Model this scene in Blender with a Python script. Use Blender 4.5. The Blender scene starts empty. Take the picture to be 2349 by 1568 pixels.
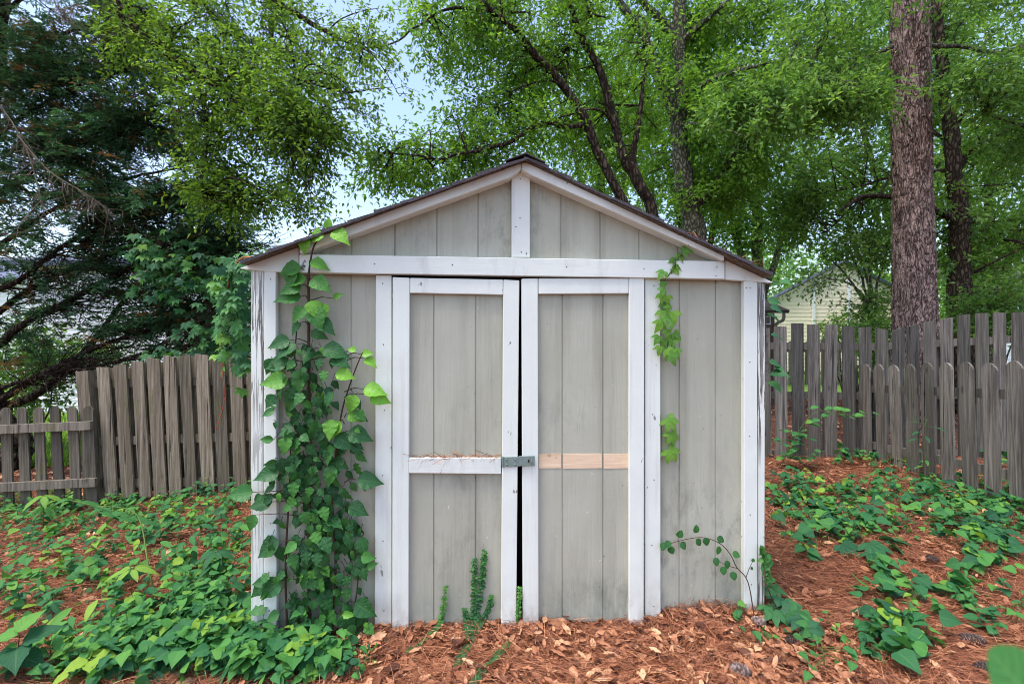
import bpy, bmesh, math, random
import numpy as np
from mathutils import Vector

rng = np.random.default_rng(7)
random.seed(7)
sc = bpy.context.scene
COL = sc.collection
W, H, F = 2349.0, 1568.0, 1109.25          # picture units used for measuring the photograph
CAMZ = 1.40
R = math.radians

# ------------------------------------------------------------------ measuring
def at(px, py, Y):
    return np.array([(px - W/2)/F*Y, Y, CAMZ - (py - H/2)/F*Y])

def sm(t):
    t = np.clip(t, 0, 1)
    return t*t*(3 - 2*t)

TH = R(5.5); CT, ST = math.cos(TH), math.sin(TH)
SX, SY = 0.046, 2.40                        # middle of the shed front

def w2l(x, y):
    dx, dy = x - SX, y - SY
    return dx*CT + dy*ST, -dx*ST + dy*CT

def l2w(s, y, z):
    return np.array([SX + s*CT - y*ST, SY + s*ST + y*CT, z])

def sp(px, py, off=0.0):
    """photo point -> (s, z) on the shed-parallel plane that stands `off` in front of the siding"""
    u, w = (px - W/2)/F, -(py - H/2)/F
    cx, cy = w2l(0, 0)
    dx, dy = u*CT + ST, -u*ST + CT
    t = (-off - cy)/dy
    return cx + dx*t, CAMZ + w*t

def gh(x, y):
    x = np.asarray(x, float); y = np.asarray(y, float)
    z = -0.27*sm((-x - 1.5)/2.9)*sm((y - 1.6)/3.3)
    z = z + 0.03*sm((x - 1.6)/1.5)
    s, l = w2l(x, y)
    front = np.exp(-np.abs(l + 0.02)/0.10)*np.where(np.abs(s) < 1.35, 1, 0)
    z = z + front*(0.018 + 0.055*np.exp(-((s - 0.98)/0.22)**2) + 0.012*np.sin(s*9 + 1))
    near = np.clip(1 - np.hypot(x, y)/9, 0, 1)
    z = z + near*(0.016*np.sin(3.1*x + 1.3*y) + 0.012*np.sin(5.3*y - 2.2*x + 1) + 0.006*np.sin(11*x + 3)*np.sin(9*y))
    return z - 0.012

def gp(px, py, lift=0.0):
    d = 2.0
    for _ in range(40):
        p = at(px, py, d)
        g = float(gh(p[0], p[1])) + lift
        w = (py - H/2)/F
        d = 0.5*d + 0.5*(CAMZ - g)/w
    return at(px, py, d)

# ------------------------------------------------------------------ objects
def tag(o, label=None, cat=None, group=None, kind=None):
    if label: o['label'] = label
    if cat: o['category'] = cat
    if group: o['group'] = group
    if kind: o['kind'] = kind
    return o

def empty(name, loc, rz=0.0):
    o = bpy.data.objects.new(name, None)
    o.empty_display_size = 0.1
    o.location = [float(c) for c in loc]; o.rotation_euler = (0, 0, rz)
    COL.objects.link(o)
    return o

def link(name, me, material, parent=None):
    o = bpy.data.objects.new(name, me)
    if material: me.materials.append(material)
    COL.objects.link(o)
    if parent: o.parent = parent
    return o

class Acc:
    """collects triangles (with a per-vertex tint and leaf coordinates) into one mesh"""
    def __init__(self): self.V = []; self.T = []; self.C = []; self.U = []; self.n = 0
    def add(self, V, T, tint=0.5, uv=None):
        V = np.asarray(V, float); T = np.asarray(T, int)
        self.V.append(V); self.T.append(T + self.n); self.n += len(V)
        self.C.append(np.full(len(V), tint) if np.isscalar(tint) else np.asarray(tint, float))
        self.U.append(np.zeros((len(V), 2)) if uv is None else uv)
    def inst(self, tpl, P, side, axis, nrm, S, tint):
        tv, tt, tu = tpl
        N, k = len(P), len(tv)
        if N == 0: return
        S = np.asarray(S, float)
        if S.ndim == 0: S = np.full((N, 3), float(S))
        if S.ndim == 1: S = np.repeat(S[:, None], 3, 1)
        q = tv[None]*S[:, None, :]
        V = P[:, None, :] + q[..., 0:1]*side[:, None] + q[..., 1:2]*axis[:, None] + q[..., 2:3]*nrm[:, None]
        T = (tt[None] + (np.arange(N)*k)[:, None, None]).reshape(-1, 3)
        self.add(V.reshape(-1, 3), T, np.repeat(np.broadcast_to(tint, (N,)), k), np.tile(tu, (N, 1)))
    def tube(self, pts, rad, sides=6, tint=0.5):
        pts = np.asarray(pts, float); n = len(pts)
        rad = np.broadcast_to(np.asarray(rad, float), (n,))
        tg = np.gradient(pts, axis=0); tg /= np.linalg.norm(tg, axis=1)[:, None] + 1e-9
        ref = np.array([0.0, 0, 1]) if abs(tg[0][2]) < 0.9 else np.array([1.0, 0, 0])
        a = np.cross(tg, ref); a /= np.linalg.norm(a, axis=1)[:, None] + 1e-9
        b = np.cross(tg, a)
        an = np.arange(sides)/sides*2*math.pi
        V = pts[:, None] + rad[:, None, None]*(np.cos(an)[None, :, None]*a[:, None] + np.sin(an)[None, :, None]*b[:, None])
        V = V.reshape(-1, 3)
        i = np.arange(n - 1)[:, None]*sides; j = np.arange(sides)[None]; j2 = (j + 1) % sides
        A, B, C, D = i + j, i + j2, i + sides + j2, i + sides + j
        T = np.concatenate([np.stack([A, B, C], -1).reshape(-1, 3), np.stack([A, C, D], -1).reshape(-1, 3)])
        c0, c1 = len(V), len(V) + 1
        V = np.concatenate([V, pts[:1], pts[-1:]])
        e = np.arange(sides); e2 = (e + 1) % sides; o = (n - 1)*sides
        T = np.concatenate([T, np.stack([e2, e, np.full(sides, c0)], -1), np.stack([o + e, o + e2, np.full(sides, c1)], -1)])
        self.add(V, T, tint)
    def build(self, name, material, parent=None, smooth=True, origin=(0, 0, 0)):
        V = np.concatenate(self.V) - np.asarray(origin, float); T = np.concatenate(self.T)
        me = bpy.data.meshes.new(name)
        me.vertices.add(len(V)); me.vertices.foreach_set('co', V.astype(np.float32).ravel())
        me.loops.add(T.size); me.loops.foreach_set('vertex_index', T.astype(np.int32).ravel())
        me.polygons.add(len(T))
        me.polygons.foreach_set('loop_start', np.arange(0, T.size, 3, dtype=np.int32))
        me.polygons.foreach_set('use_smooth', np.full(len(T), smooth))
        a = me.attributes.new('tint', 'FLOAT', 'POINT'); a.data.foreach_set('value', np.concatenate(self.C).astype(np.float32))
        U = np.concatenate(self.U)
        if np.any(U):
            a = me.attributes.new('leafuv', 'FLOAT2', 'POINT'); a.data.foreach_set('vector', U.astype(np.float32).ravel())
        me.update(calc_edges=True)
        return link(name, me, material, parent)

def norm(v): return v/(np.linalg.norm(v, axis=-1, keepdims=True) + 1e-9)

def frames(axis, up):
    axis = norm(axis); side = norm(np.cross(axis, up)); nrm = np.cross(side, axis)
    return side, axis, nrm

def smooth_path(pts, n):
    """Catmull-Rom through the points"""
    P = np.asarray(pts, float)
    if len(P) < 3:
        t = np.linspace(0, 1, n)[:, None]; return P[0] + (P[-1] - P[0])*t
    E = np.concatenate([[2*P[0] - P[1]], P, [2*P[-1] - P[-2]]])
    out = []
    for u in np.linspace(0, len(P) - 1 - 1e-6, n):
        i = int(u); t = u - i
        a, b, c, d = E[i:i+4]
        out.append(0.5*((2*b) + (c - a)*t + (2*a - 5*b + 4*c - d)*t*t + (3*b - a - 3*c + d)*t**3))
    return np.array(out)

# ------------------------------------------------------------------ leaf shapes (x across, y along from the stalk, z up)
def leaf_tpl(profile, ncross=5, fold=0.18, droop=0.25, wave=0.0):
    rows = len(profile); V = []; U = []
    for i, (t, w) in enumerate(profile):
        for j in range(ncross):
            v = -1 + 2*j/(ncross - 1)
            V.append((v*w, t, fold*abs(v)*w - droop*t*t + wave*math.sin(i*2.4)*abs(v)*w))
            U.append((v, t))
    T = []
    for i in range(rows - 1):
        for j in range(ncross - 1):
            a = i*ncross + j; b = a + 1; c = a + ncross + 1; d = a + ncross
            T += [(a, b, c), (a, c, d)]
    return np.array(V, float), np.array(T), np.array(U, float)

def join_tpl(parts):
    V, T, U, n = [], [], [], 0
    for v, t, u in parts:
        V.append(v); T.append(t + n); U.append(u); n += len(v)
    return np.concatenate(V), np.concatenate(T), np.concatenate(U)

def rot_tpl(t, ang, scale=1.0, tilt=0.0):
    v, f, u = t
    c, s = math.cos(ang), math.sin(ang)
    v = v*scale
    x, y, z = v[:, 0], v[:, 1], v[:, 2] + tilt*v[:, 1]
    return np.stack([x*c + y*s, -x*s + y*c, z], 1), f, u

SMALL = (np.array([[0, 0, 0], [0.5, 0.45, 0.12], [0, 1, -0.12], [-0.5, 0.45, 0.12]], float),
         np.array([[0, 1, 2], [0, 2, 3]]), np.array([[0, .01], [1, .45], [0, 1], [-1, .45]], float))
OVATE = leaf_tpl([(0, .02), (.05, .15), (.14, .29), (.25, .37), (.34, .365), (.42, .35), (.5, .315), (.58, .285), (.66, .22), (.75, .15), (.86, .07), (1, .004)], 5, .28, .30, .10)
HEART = leaf_tpl([(-.10, .16), (-.04, .36), (.08, .48), (.22, .50), (.38, .43), (.55, .32), (.72, .2), (.87, .09), (1, .005)], 5, .2, .22, .06)
ROUND = leaf_tpl([(0, .03), (.12, .30), (.3, .42), (.5, .42), (.7, .32), (.88, .17), (1, .01)], 3, .15, .15)
LANCE = leaf_tpl([(0, .01), (.12, .08), (.3, .15), (.5, .16), (.7, .12), (.87, .05), (1, .003)], 3, .2, .35)
DEAD = leaf_tpl([(0, .015), (.15, .09), (.3, .19), (.45, .18), (.6, .2), (.75, .14), (.9, .10), (1, .01)], 3, .45, -.12, .3)
LEAFLET = leaf_tpl([(0, .02), (.15, .10), (.4, .22), (.62, .22), (.8, .13), (1, .005)], 3, .2, .3)
PALM5 = join_tpl([rot_tpl(LEAFLET, a, s) for a, s in ((0, 1), (.75, .95), (-.75, .95), (1.6, .72), (-1.6, .72))])
TRI3 = join_tpl([rot_tpl(leaf_tpl([(0, .03), (.2, .24), (.45, .28), (.7, .17), (1, .005)], 3, .2, .3), a, s) for a, s in ((0, 1), (1.0, .72), (-1.0, .72))])

# ------------------------------------------------------------------ materials
def rgb(r, g, b):
    f = lambda c: (c/255/12.92) if c/255 <= .04045 else ((c/255 + .055)/1.055)**2.4
    return (f(r), f(g), f(b), 1)

class M:
    def __init__(self, name):
        self.m = bpy.data.materials.new(name); self.m.use_nodes = True
        self.nt = self.m.node_tree; self.b = self.nt.nodes['Principled BSDF']
        self.b.inputs['Specular IOR Level'].default_value = 0.3
    def n(self, typ, **kw):
        nd = self.nt.nodes.new(typ)
        for k, v in kw.items():
            if hasattr(nd, k): setattr(nd, k, v)
            else: nd.inputs[k.replace('_', ' ')].default_value = v
        return nd
    def l(self, a, b): self.nt.links.new(a, b)
    def coord(self, scale=(1, 1, 1), kind='Object', loc=(0, 0, 0), rnd=0):
        tc = self.n('ShaderNodeTexCoord'); mp = self.n('ShaderNodeMapping')
        mp.inputs['Scale'].default_value = scale; mp.inputs['Location'].default_value = loc
        self.l(tc.outputs[kind], mp.inputs['Vector'])
        if rnd:
            oi = self.n('ShaderNodeObjectInfo'); ml = self.n('ShaderNodeMath', operation='MULTIPLY'); ml.inputs[1].default_value = rnd
            self.l(oi.outputs['Random'], ml.inputs[0])
            ad = self.n('ShaderNodeVectorMath', operation='ADD'); self.l(mp.outputs[0], ad.inputs[0]); self.l(ml.outputs[0], ad.inputs[1])
            return ad.outputs[0]
        return mp.outputs[0]
    def noise(self, vec, scale=1, detail=5, rough=.6, dist=0):
        t = self.n('ShaderNodeTexNoise'); t.inputs['Scale'].default_value = scale; t.inputs['Detail'].default_value = detail
        t.inputs['Roughness'].default_value = rough; t.inputs['Distortion'].default_value = dist
        self.l(vec, t.inputs['Vector']); return t.outputs['Fac']
    def ramp(self, fac, stops, interp='LINEAR'):
        r = self.n('ShaderNodeValToRGB'); r.color_ramp.interpolation = interp
        el = r.color_ramp.elements
        while len(el) < len(stops): el.new(0.5)
        for e, (p, c) in zip(el, stops):
            e.position = p; e.color = c if len(c) == 4 else (*c, 1)
        self.l(fac, r.inputs[0]); return r.outputs[0]
    def mix(self, fac, a, b, mode='MIX'):
        x = self.n('ShaderNodeMix', data_type='RGBA', blend_type=mode)
        for s, i in ((fac, 0), (a, 6), (b, 7)):
            if isinstance(s, (int, float)): x.inputs[i].default_value = s
            elif isinstance(s, tuple): x.inputs[i].default_value = s
            else: self.l(s, x.inputs[i])
        return x.outputs[2]
    def math(self, op, a, b=None):
        x = self.n('ShaderNodeMath', operation=op)
        for i, s in enumerate((a, b)):
            if s is None: continue
            if isinstance(s, (int, float)): x.inputs[i].default_value = s
            else: self.l(s, x.inputs[i])
        return x.outputs[0]
    def bump(self, h, strength=.4, dist=.01):
        b = self.n('ShaderNodeBump'); b.inputs['Strength'].default_value = strength; b.inputs['Distance'].default_value = dist
        self.l(h, b.inputs['Height']); self.l(b.outputs[0], self.b.inputs['Normal']); return b.outputs[0]
    def col(self, c):
        if isinstance(c, tuple): self.b.inputs['Base Color'].default_value = c
        else: self.l(c, self.b.inputs['Base Color'])
    def rough(self, v): self.b.inputs['Roughness'].default_value = v

G = lambda v: (v, v, v, 1)

def leaf_mat(name, stops, trans=.4, tboost=1.5, rough=.5, spec=.3, vein=0.0):
    k = M(name)
    at_ = k.n('ShaderNodeAttribute', attribute_name='tint')
    c = k.ramp(at_.outputs['Fac'], stops)
    if vein:
        uv = k.n('ShaderNodeAttribute', attribute_name='leafuv')
        sx = k.n('ShaderNodeSeparateXYZ'); k.l(uv.outputs['Vector'], sx.inputs[0])
        av = k.math('ABSOLUTE', sx.outputs[0])
        ph = k.math('SUBTRACT', k.math('MULTIPLY', sx.outputs[1], 44), k.math('MULTIPLY', av, 14))
        wv = k.math('POWER', k.math('MAXIMUM', k.math('SINE', ph), 0.0), 8)
        mid = k.math('LESS_THAN', av, 0.07)
        fac = k.math('MULTIPLY', k.math('MAXIMUM', wv, mid), vein)
        c = k.mix(fac, c, k.mix(.5, c, (.35, .6, .2, 1)))
        k.bump(k.math('MULTIPLY', k.math('MAXIMUM', wv, mid), -1.0), .5, .003)
    k.col(c); k.rough(rough); k.b.inputs['Specular IOR Level'].default_value = spec
    tr = k.n('ShaderNodeBsdfTranslucent')
    k.l(k.mix(1.0, c, (tboost*1.05, tboost, tboost*.55, 1), 'MULTIPLY'), tr.inputs['Color'])
    mx = k.n('ShaderNodeMixShader'); mx.inputs[0].default_value = trans
    k.l(k.b.outputs[0], mx.inputs[1]); k.l(tr.outputs[0], mx.inputs[2])
    k.l(mx.outputs[0], k.nt.nodes['Material Output'].inputs['Surface'])
    return k.m

def wood_mat(name, dark, mid, light, moss=None, bump=.5):
    k = M(name)
    v = k.coord((38, 38, 1.6), rnd=30)
    g = k.noise(v, 1, 8, .7, .6)
    g2 = k.noise(k.coord((5, 5, 1.2), rnd=30), 1, 4, .6)
    c = k.ramp(g, [(.3, dark), (.48, mid), (.68, light)])
    c = k.mix(k.ramp(g2, [(.35, G(0)), (.7, G(1))]), c, k.mix(.5, c, mid))
    oi = k.n('ShaderNodeObjectInfo')
    c = k.mix(1.0, c, k.ramp(oi.outputs['Random'], [(0, G(.55)), (.3, (.85, .85, .78, 1)), (.6, (1.0, .96, .93, 1)), (1, (1.3, 1.27, 1.22, 1))]), 'MULTIPLY')
    cracks = k.ramp(k.noise(k.coord((70, 70, 1.1), rnd=50), 1, 3, .5, .3), [(.30, G(1)), (.36, G(0))])
    c = k.mix(cracks, c, tuple(x*.25 for x in dark[:3]) + (1,))
    vo = k.n('ShaderNodeTexVoronoi'); vo.inputs['Scale'].default_value = 1; k.l(k.coord((7, 7, 2.6), rnd=20), vo.inputs['Vector'])
    knot = k.ramp(vo.outputs['Distance'], [(.05, G(1)), (.13, G(0))])
    c = k.mix(k.math('MULTIPLY', knot, .55), c, tuple(x*.4 for x in dark[:3]) + (1,))
    if moss:
        mn = k.ramp(k.noise(k.coord((6, 6, 3), rnd=9), 1, 5, .7), [(.55, G(0)), (.72, G(.7))])
        c = k.mix(mn, c, moss)
    k.col(c); k.rough(.9); k.b.inputs['Specular IOR Level'].default_value = .15
    k.bump(k.math('SUBTRACT', g, k.math('MULTIPLY', cracks, 1.0)), bump, .006)
    return k.m

def bark_mat(name, dark, light, scale=14, stretch=.28, plate=False, bump=1.0):
    k = M(name)
    v = k.coord((1, 1, stretch))
    nz = k.n('ShaderNodeTexNoise'); nz.inputs['Scale'].default_value = 7; nz.inputs['Detail'].default_value = 4
    k.l(v, nz.inputs['Vector'])
    ad = k.n('ShaderNodeMix', data_type='VECTOR'); ad.inputs[0].default_value = .10
    k.l(v, ad.inputs[4]); k.l(nz.outputs['Color'], ad.inputs[5])
    vo = k.n('ShaderNodeTexVoronoi', feature='DISTANCE_TO_EDGE'); vo.inputs['Scale'].default_value = scale
    k.l(ad.outputs[1], vo.inputs['Vector'])
    edge = k.ramp(vo.outputs['Distance'], [(0.0, G(0)), (.05 if plate else .25, G(.8)), (.45, G(1))])
    if plate:
        r1 = k.math('ABSOLUTE', k.math('SUBTRACT', k.noise(k.coord((17, 17, 3.4)), 1, 3, .5, 1.2), .5))
        r2 = k.math('ABSOLUTE', k.math('SUBTRACT', k.noise(k.coord((30, 30, 12), loc=(3, 1, 2)), 1, 3, .55, .8), .5))
        edge = k.math('MINIMUM', k.ramp(r1, [(0, G(0)), (.022, G(.55)), (.075, G(1))]), k.ramp(r2, [(0, G(.25)), (.014, G(.75)), (.04, G(1))]))
    fine = k.noise(k.coord((45, 45, 14)), 1, 6, .7)
    blot = k.noise(k.coord((3, 3, 1.5)), 1, 4, .6)
    h = k.math('ADD', edge, k.math('MULTIPLY', fine, .35))
    c = k.mix(edge, tuple(x*.35 for x in dark[:3]) + (1,), k.mix(fine, dark, light))
    c = k.mix(k.ramp(blot, [(.35, G(.0)), (.65, G(.45))]), c, light)
    if not plate: pass
    k.col(k.mix(edge, tuple(x*.3 for x in dark[:3]) + (1,), c)); k.rough(.95); k.b.inputs['Specular IOR Level'].default_value = .1
    k.bump(h, bump, .03 if plate else .012)
    return k.m

def paint_white(name, axis='z', peel=0.0, hue=(.79, .82, .75)):
    k = M(name)
    s = {'z': (30, 30, 2.0), 'x': (2.0, 30, 30)}[axis]
    g = k.noise(k.coord(s), 1, 7, .65, .3)
    d = k.noise(k.coord((4, 4, 4)), 1, 6, .7)
    c = k.mix(k.ramp(d, [(.35, G(0)), (.75, G(.35))]), (*hue, 1), (.58, .57, .56, 1))
    c = k.mix(k.ramp(g, [(.2, G(.5)), (.36, G(0))]), c, (.45, .44, .42, 1))
    sp_ = k.noise(k.coord((26, 26, 14)), 1, 2, .5)
    c = k.mix(k.ramp(sp_, [(.735, G(0)), (.76, G(.75))]), c, (.13, .12, .11, 1))
    green = k.noise(k.coord((2.4, 2.4, 1.1)), 1, 4, .6)
    c = k.mix(k.ramp(green, [(.55, G(0)), (.8, G(.22))]), c, (.45, .5, .42, 1))
    tcz = k.n('ShaderNodeTexCoord'); sz_ = k.n('ShaderNodeSeparateXYZ'); k.l(tcz.outputs['Object'], sz_.inputs[0])
    splash = k.math('MULTIPLY', k.ramp(sz_.outputs[2], [(.02, G(1)), (.22, G(0))]), k.ramp(k.noise(k.coord((9, 9, 5)), 1, 6, .7), [(.38, G(0)), (.68, G(1))]))
    c = k.mix(k.math('MULTIPLY', splash, .75), c, (.26, .2, .16, 1))
    streak = k.ramp(k.noise(k.coord((18, 18, .9) if axis == 'z' else (14, 14, 3)), 1, 5, .65), [(.56, G(0)), (.74, G(.38))])
    c = k.mix(streak, c, (.44, .43, .40, 1))
    if peel:
        s2 = {'z': (85, 85, 3.2), 'x': (3.2, 85, 85)}[axis]
        p = k.noise(k.coord(s2), 1, 4, .6, .4)
        zone = k.noise(k.coord((3, 3, 1.3), loc=(3, 1, .4)), 1, 2, .5)
        pk = k.math('MULTIPLY', k.ramp(p, [(.60 - .1*peel, G(0)), (.635 - .1*peel, G(1))]), k.ramp(zone, [(.42, G(0)), (.56, G(1))]))
        c = k.mix(pk, c, (.16, .145, .13, 1))
        k.bump(k.math('SUBTRACT', g, pk), .5, .004)
    else:
        k.bump(g, .35, .0035)
    k.col(c); k.rough(.55); k.b.inputs['Specular IOR Level'].default_value = .3
    return k.m

def siding_mat():
    k = M('grey_siding_paint')
    g = k.noise(k.coord((34, 34, 1.5)), 1, 8, .7, 1.2)
    sw = k.n('ShaderNodeTexWave', wave_type='BANDS', bands_direction='X'); sw.inputs['Scale'].default_value = 9
    sw.inputs['Distortion'].default_value = 14; sw.inputs['Detail'].default_value = 3; sw.inputs['Detail Scale'].default_value = .8
    k.l(k.coord((1.6, 1.6, .35)), sw.inputs['Vector'])
    hz = k.noise(k.coord((3, 3, 55)), 1, 4, .6)
    blot = k.noise(k.coord((2.1, 2.1, 1.2)), 1, 6, .65)
    base = k.mix(k.ramp(blot, [(.3, G(0)), (.7, G(1))]), rgb(168, 166, 149), rgb(186, 185, 169))
    base = k.mix(k.ramp(g, [(.22, G(.35)), (.40, G(0))]), base, rgb(128, 128, 114))
    dirt = k.noise(k.coord((9, 9, 4), loc=(2, 0, 3)), 1, 7, .75)
    zone = k.noise(k.coord((1.3, 1.3, 1.0), loc=(.7, 0, .2)), 1, 2, .5)
    dk = k.math('MULTIPLY', k.ramp(dirt, [(.49, G(0)), (.70, G(.75))]), k.ramp(zone, [(.47, G(0)), (.64, G(1))]))
    base = k.mix(dk, base, rgb(95, 96, 88))
    chip = k.noise(k.coord((38, 38, 24), loc=(5, 0, 1)), 1, 2, .5)
    base = k.mix(k.ramp(chip, [(.765, G(0)), (.78, G(.8))]), base, rgb(215, 212, 198))
    spk = k.noise(k.coord((42, 42, 30), loc=(1, 0, 9)), 1, 2, .5)
    base = k.mix(k.ramp(spk, [(.755, G(0)), (.77, G(.8))]), base, rgb(70, 66, 56))
    tcz = k.n('ShaderNodeTexCoord'); sz_ = k.n('ShaderNodeSeparateXYZ'); k.l(tcz.outputs['Object'], sz_.inputs[0])
    streak = k.ramp(k.noise(k.coord((11, 11, .55), loc=(4, 0, 0)), 1, 5, .6), [(.48, G(0)), (.71, G(.5))])
    base = k.mix(streak, base, rgb(134, 131, 114))
    splash = k.math('MULTIPLY', k.ramp(sz_.outputs[2], [(.03, G(1)), (.30, G(0))]), k.ramp(k.noise(k.coord((8, 8, 4)), 1, 6, .7), [(.34, G(0)), (.66, G(1))]))
    base = k.mix(k.math('MULTIPLY', splash, .6), base, rgb(112, 122, 112))
    k.col(base); k.rough(.75); k.b.inputs['Specular IOR Level'].default_value = .25
    h = k.math('ADD', k.math('MULTIPLY', g, .55), k.math('ADD', k.math('MULTIPLY', sw.outputs['Fac'], .12), k.math('MULTIPLY', hz, .3)))
    k.bump(h, .55, .005)
    return k.m

def simple(name, c, rough=.7, bumpscale=0, var=.2, spec=.3, metal=0):
    k = M(name)
    n = k.noise(k.coord((1, 1, 1)), bumpscale or 12, 6, .65)
    lo = tuple(x*(1 - var) for x in c[:3]) + (1,); hi = tuple(min(1, x*(1 + var)) for x in c[:3]) + (1,)
    k.col(k.ramp(n, [(.3, lo), (.7, hi)])); k.rough(rough); k.b.inputs['Specular IOR Level'].default_value = spec
    k.b.inputs['Metallic'].default_value = metal
    k.bump(n, .3, .004)
    return k.m

def lap_mat(name, c, pitch=.11):
    k = M(name)
    tc = k.n('ShaderNodeTexCoord'); sx = k.n('ShaderNodeSeparateXYZ'); k.l(tc.outputs['Object'], sx.inputs[0])
    n = k.noise(k.coord((.8, .8, 3)), 1, 4, .6)
    k.col(k.ramp(n, [(.3, tuple(x*.9 for x in c[:3]) + (1,)), (.7, c)])); k.rough(.6)
    return k.m

MAT = {}
MAT['white_v'] = paint_white('white_trim_paint', 'z')
MAT['white_h'] = paint_white('white_board_paint', 'x')
MAT['white_peel'] = paint_white('peeling_white_paint', 'z', 1.0)
MAT['siding'] = siding_mat()
MAT['inside'] = simple('dark_wood_gap_shade', (.035, .028, .022, 1), .9)  # near-black wood; shade put into the colour behind the door gap
MAT['soffit'] = wood_mat('weathered_deck_edge', rgb(60, 52, 46), rgb(98, 88, 78), rgb(136, 126, 114))
MAT['fence_brown'] = wood_mat('brown_weathered_wood', rgb(66, 59, 51), rgb(116, 107, 94), rgb(164, 154, 138), rgb(104, 104, 62))
MAT['fence_grey'] = wood_mat('grey_weathered_wood', rgb(56, 53, 51), rgb(98, 94, 89), rgb(146, 140, 132))
MAT['fence_greybrown'] = wood_mat('greybrown_picket_wood', rgb(62, 58, 52), rgb(104, 98, 90), rgb(142, 134, 120), rgb(100, 98, 52))
MAT['pine_bark'] = bark_mat('plated_pine_bark', rgb(134, 106, 98), rgb(182, 158, 150), 22, .22, True, 1.0)
MAT['dark_bark'] = bark_mat('dark_oak_bark', rgb(70, 59, 50), rgb(112, 98, 84), 22, .3)
MAT['grey_bark'] = bark_mat('grey_tree_bark', rgb(104, 102, 88), rgb(150, 146, 128), 20, .5)
MAT['conifer_bark'] = bark_mat('conifer_bark', rgb(66, 54, 46), rgb(110, 96, 84), 22, .22)
MAT['dead_twig'] = simple('grey_dead_twig', rgb(126, 112, 98), .9)
MAT['vine_stem'] = simple('brown_vine_stem', rgb(72, 52, 40), .8)
MAT['green_stem'] = simple('green_stem', rgb(86, 110, 50), .7)
MAT['red_stem'] = simple('red_vine_stem', rgb(176, 84, 60), .7)
# foliage
MAT['oak_left'] = leaf_mat('yellow_green_oak_leaves', [(0, (0.054, 0.117, 0.017, 1)), (.5, (0.106, 0.212, 0.026, 1)), (1, (0.190, 0.322, 0.049, 1))], .45, 1.7)
MAT['oak_mid'] = leaf_mat('fresh_green_oak_leaves', [(0, (0.064, 0.146, 0.023, 1)), (.5, (0.118, 0.255, 0.032, 1)), (1, (0.214, 0.387, 0.057, 1))], .45, 1.7)
MAT['oak_right'] = leaf_mat('green_oak_leaves', [(0, (0.061, 0.140, 0.030, 1)), (.5, (0.112, 0.239, 0.046, 1)), (1, (0.211, 0.363, 0.077, 1))], .42, 1.6)
MAT['far_leaf'] = leaf_mat('pale_green_far_leaves', [(0, (0.074, 0.158, 0.035, 1)), (.5, (0.127, 0.257, 0.054, 1)), (1, (0.226, 0.370, 0.096, 1))], .42, 1.6)
MAT['conifer_leaf'] = leaf_mat('dark_conifer_needles', [(0, (0.234, 0.143, 0.069, 1)), (.08, (0.117, 0.103, 0.048, 1)), (.16, (0.040, 0.099, 0.049, 1)), (.55, (0.058, 0.161, 0.085, 1)), (1, (0.112, 0.280, 0.151, 1))], .3, 1.3)
MAT['vine_leaf'] = leaf_mat('glossy_vine_leaves', [(0, (0.015, 0.079, 0.026, 1)), (.45, (0.031, 0.136, 0.034, 1)), (.7, (0.067, 0.233, 0.036, 1)), (1, (0.196, 0.446, 0.040, 1))], .22, 1.4, .45, .35, .18)
MAT['creeper_leaf'] = leaf_mat('creeper_leaves', [(0, (.024, .11, .055, 1)), (.5, (.065, .22, .055, 1)), (1, (.21, .42, .055, 1))], .3, 1.4, .5, .3, .15)
MAT['cover_leaf'] = leaf_mat('ground_cover_leaves', [(0, (0.020, 0.093, 0.044, 1)), (.45, (0.037, 0.160, 0.053, 1)), (.75, (0.082, 0.258, 0.050, 1)), (1, (0.251, 0.391, 0.044, 1))], .28, 1.5, .6, .22, .15)
MAT['dead_leaf'] = leaf_mat('fallen_oak_leaves', [(0, rgb(84, 50, 36)), (.3, rgb(140, 88, 62)), (.65, rgb(184, 128, 94)), (1, rgb(222, 178, 138))], .12, 1.2, .6, .3)
MAT['needle'] = leaf_mat('fallen_pine_needles', [(0, rgb(68, 40, 29)), (.5, rgb(148, 88, 61)), (1, rgb(210, 148, 108))], .05, 1.1, .6, .3)
MAT['grass'] = leaf_mat('lawn_grass', [(0, (.10, .2, .02, 1)), (1, (.24, .42, .05, 1))], .35, 1.5)  # blades of the sunlit lawn, the sunlight is in their bright colour

def ground_mat():
    k = M('litter_soil')
    v = k.coord((1, 1, 1))
    a = k.noise(v, 26, 8, .75, .8); b = k.noise(v, 3, 4, .6)
    c = k.ramp(a, [(.28, rgb(34, 23, 18)), (.45, rgb(80, 50, 38)), (.6, rgb(124, 80, 60)), (.74, rgb(176, 130, 102))])
    c = k.mix(k.ramp(b, [(.4, G(0)), (.7, G(.5))]), c, rgb(84, 50, 36))
    k.col(c); k.rough(.95); k.bump(a, .8, .03)
    return k.m
MAT['ground'] = ground_mat()

def lawn_mat():
    k = M('mown_lawn')  # sunlit look put into the colour as a bright green
    v = k.coord((1, 1, 1))
    a = k.noise(v, 30, 6, .7); b = k.noise(v, .6, 4, .6)
    c = k.ramp(a, [(.3, (.07, .15, .015, 1)), (.7, (.2, .36, .05, 1))])
    c = k.mix(k.ramp(b, [(.45, G(0)), (.7, G(.4))]), c, (.22, .26, .06, 1))
    k.col(c); k.rough(.9); k.bump(a, .8, .04)
    return k.m
MAT['lawn'] = lawn_mat()

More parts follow.
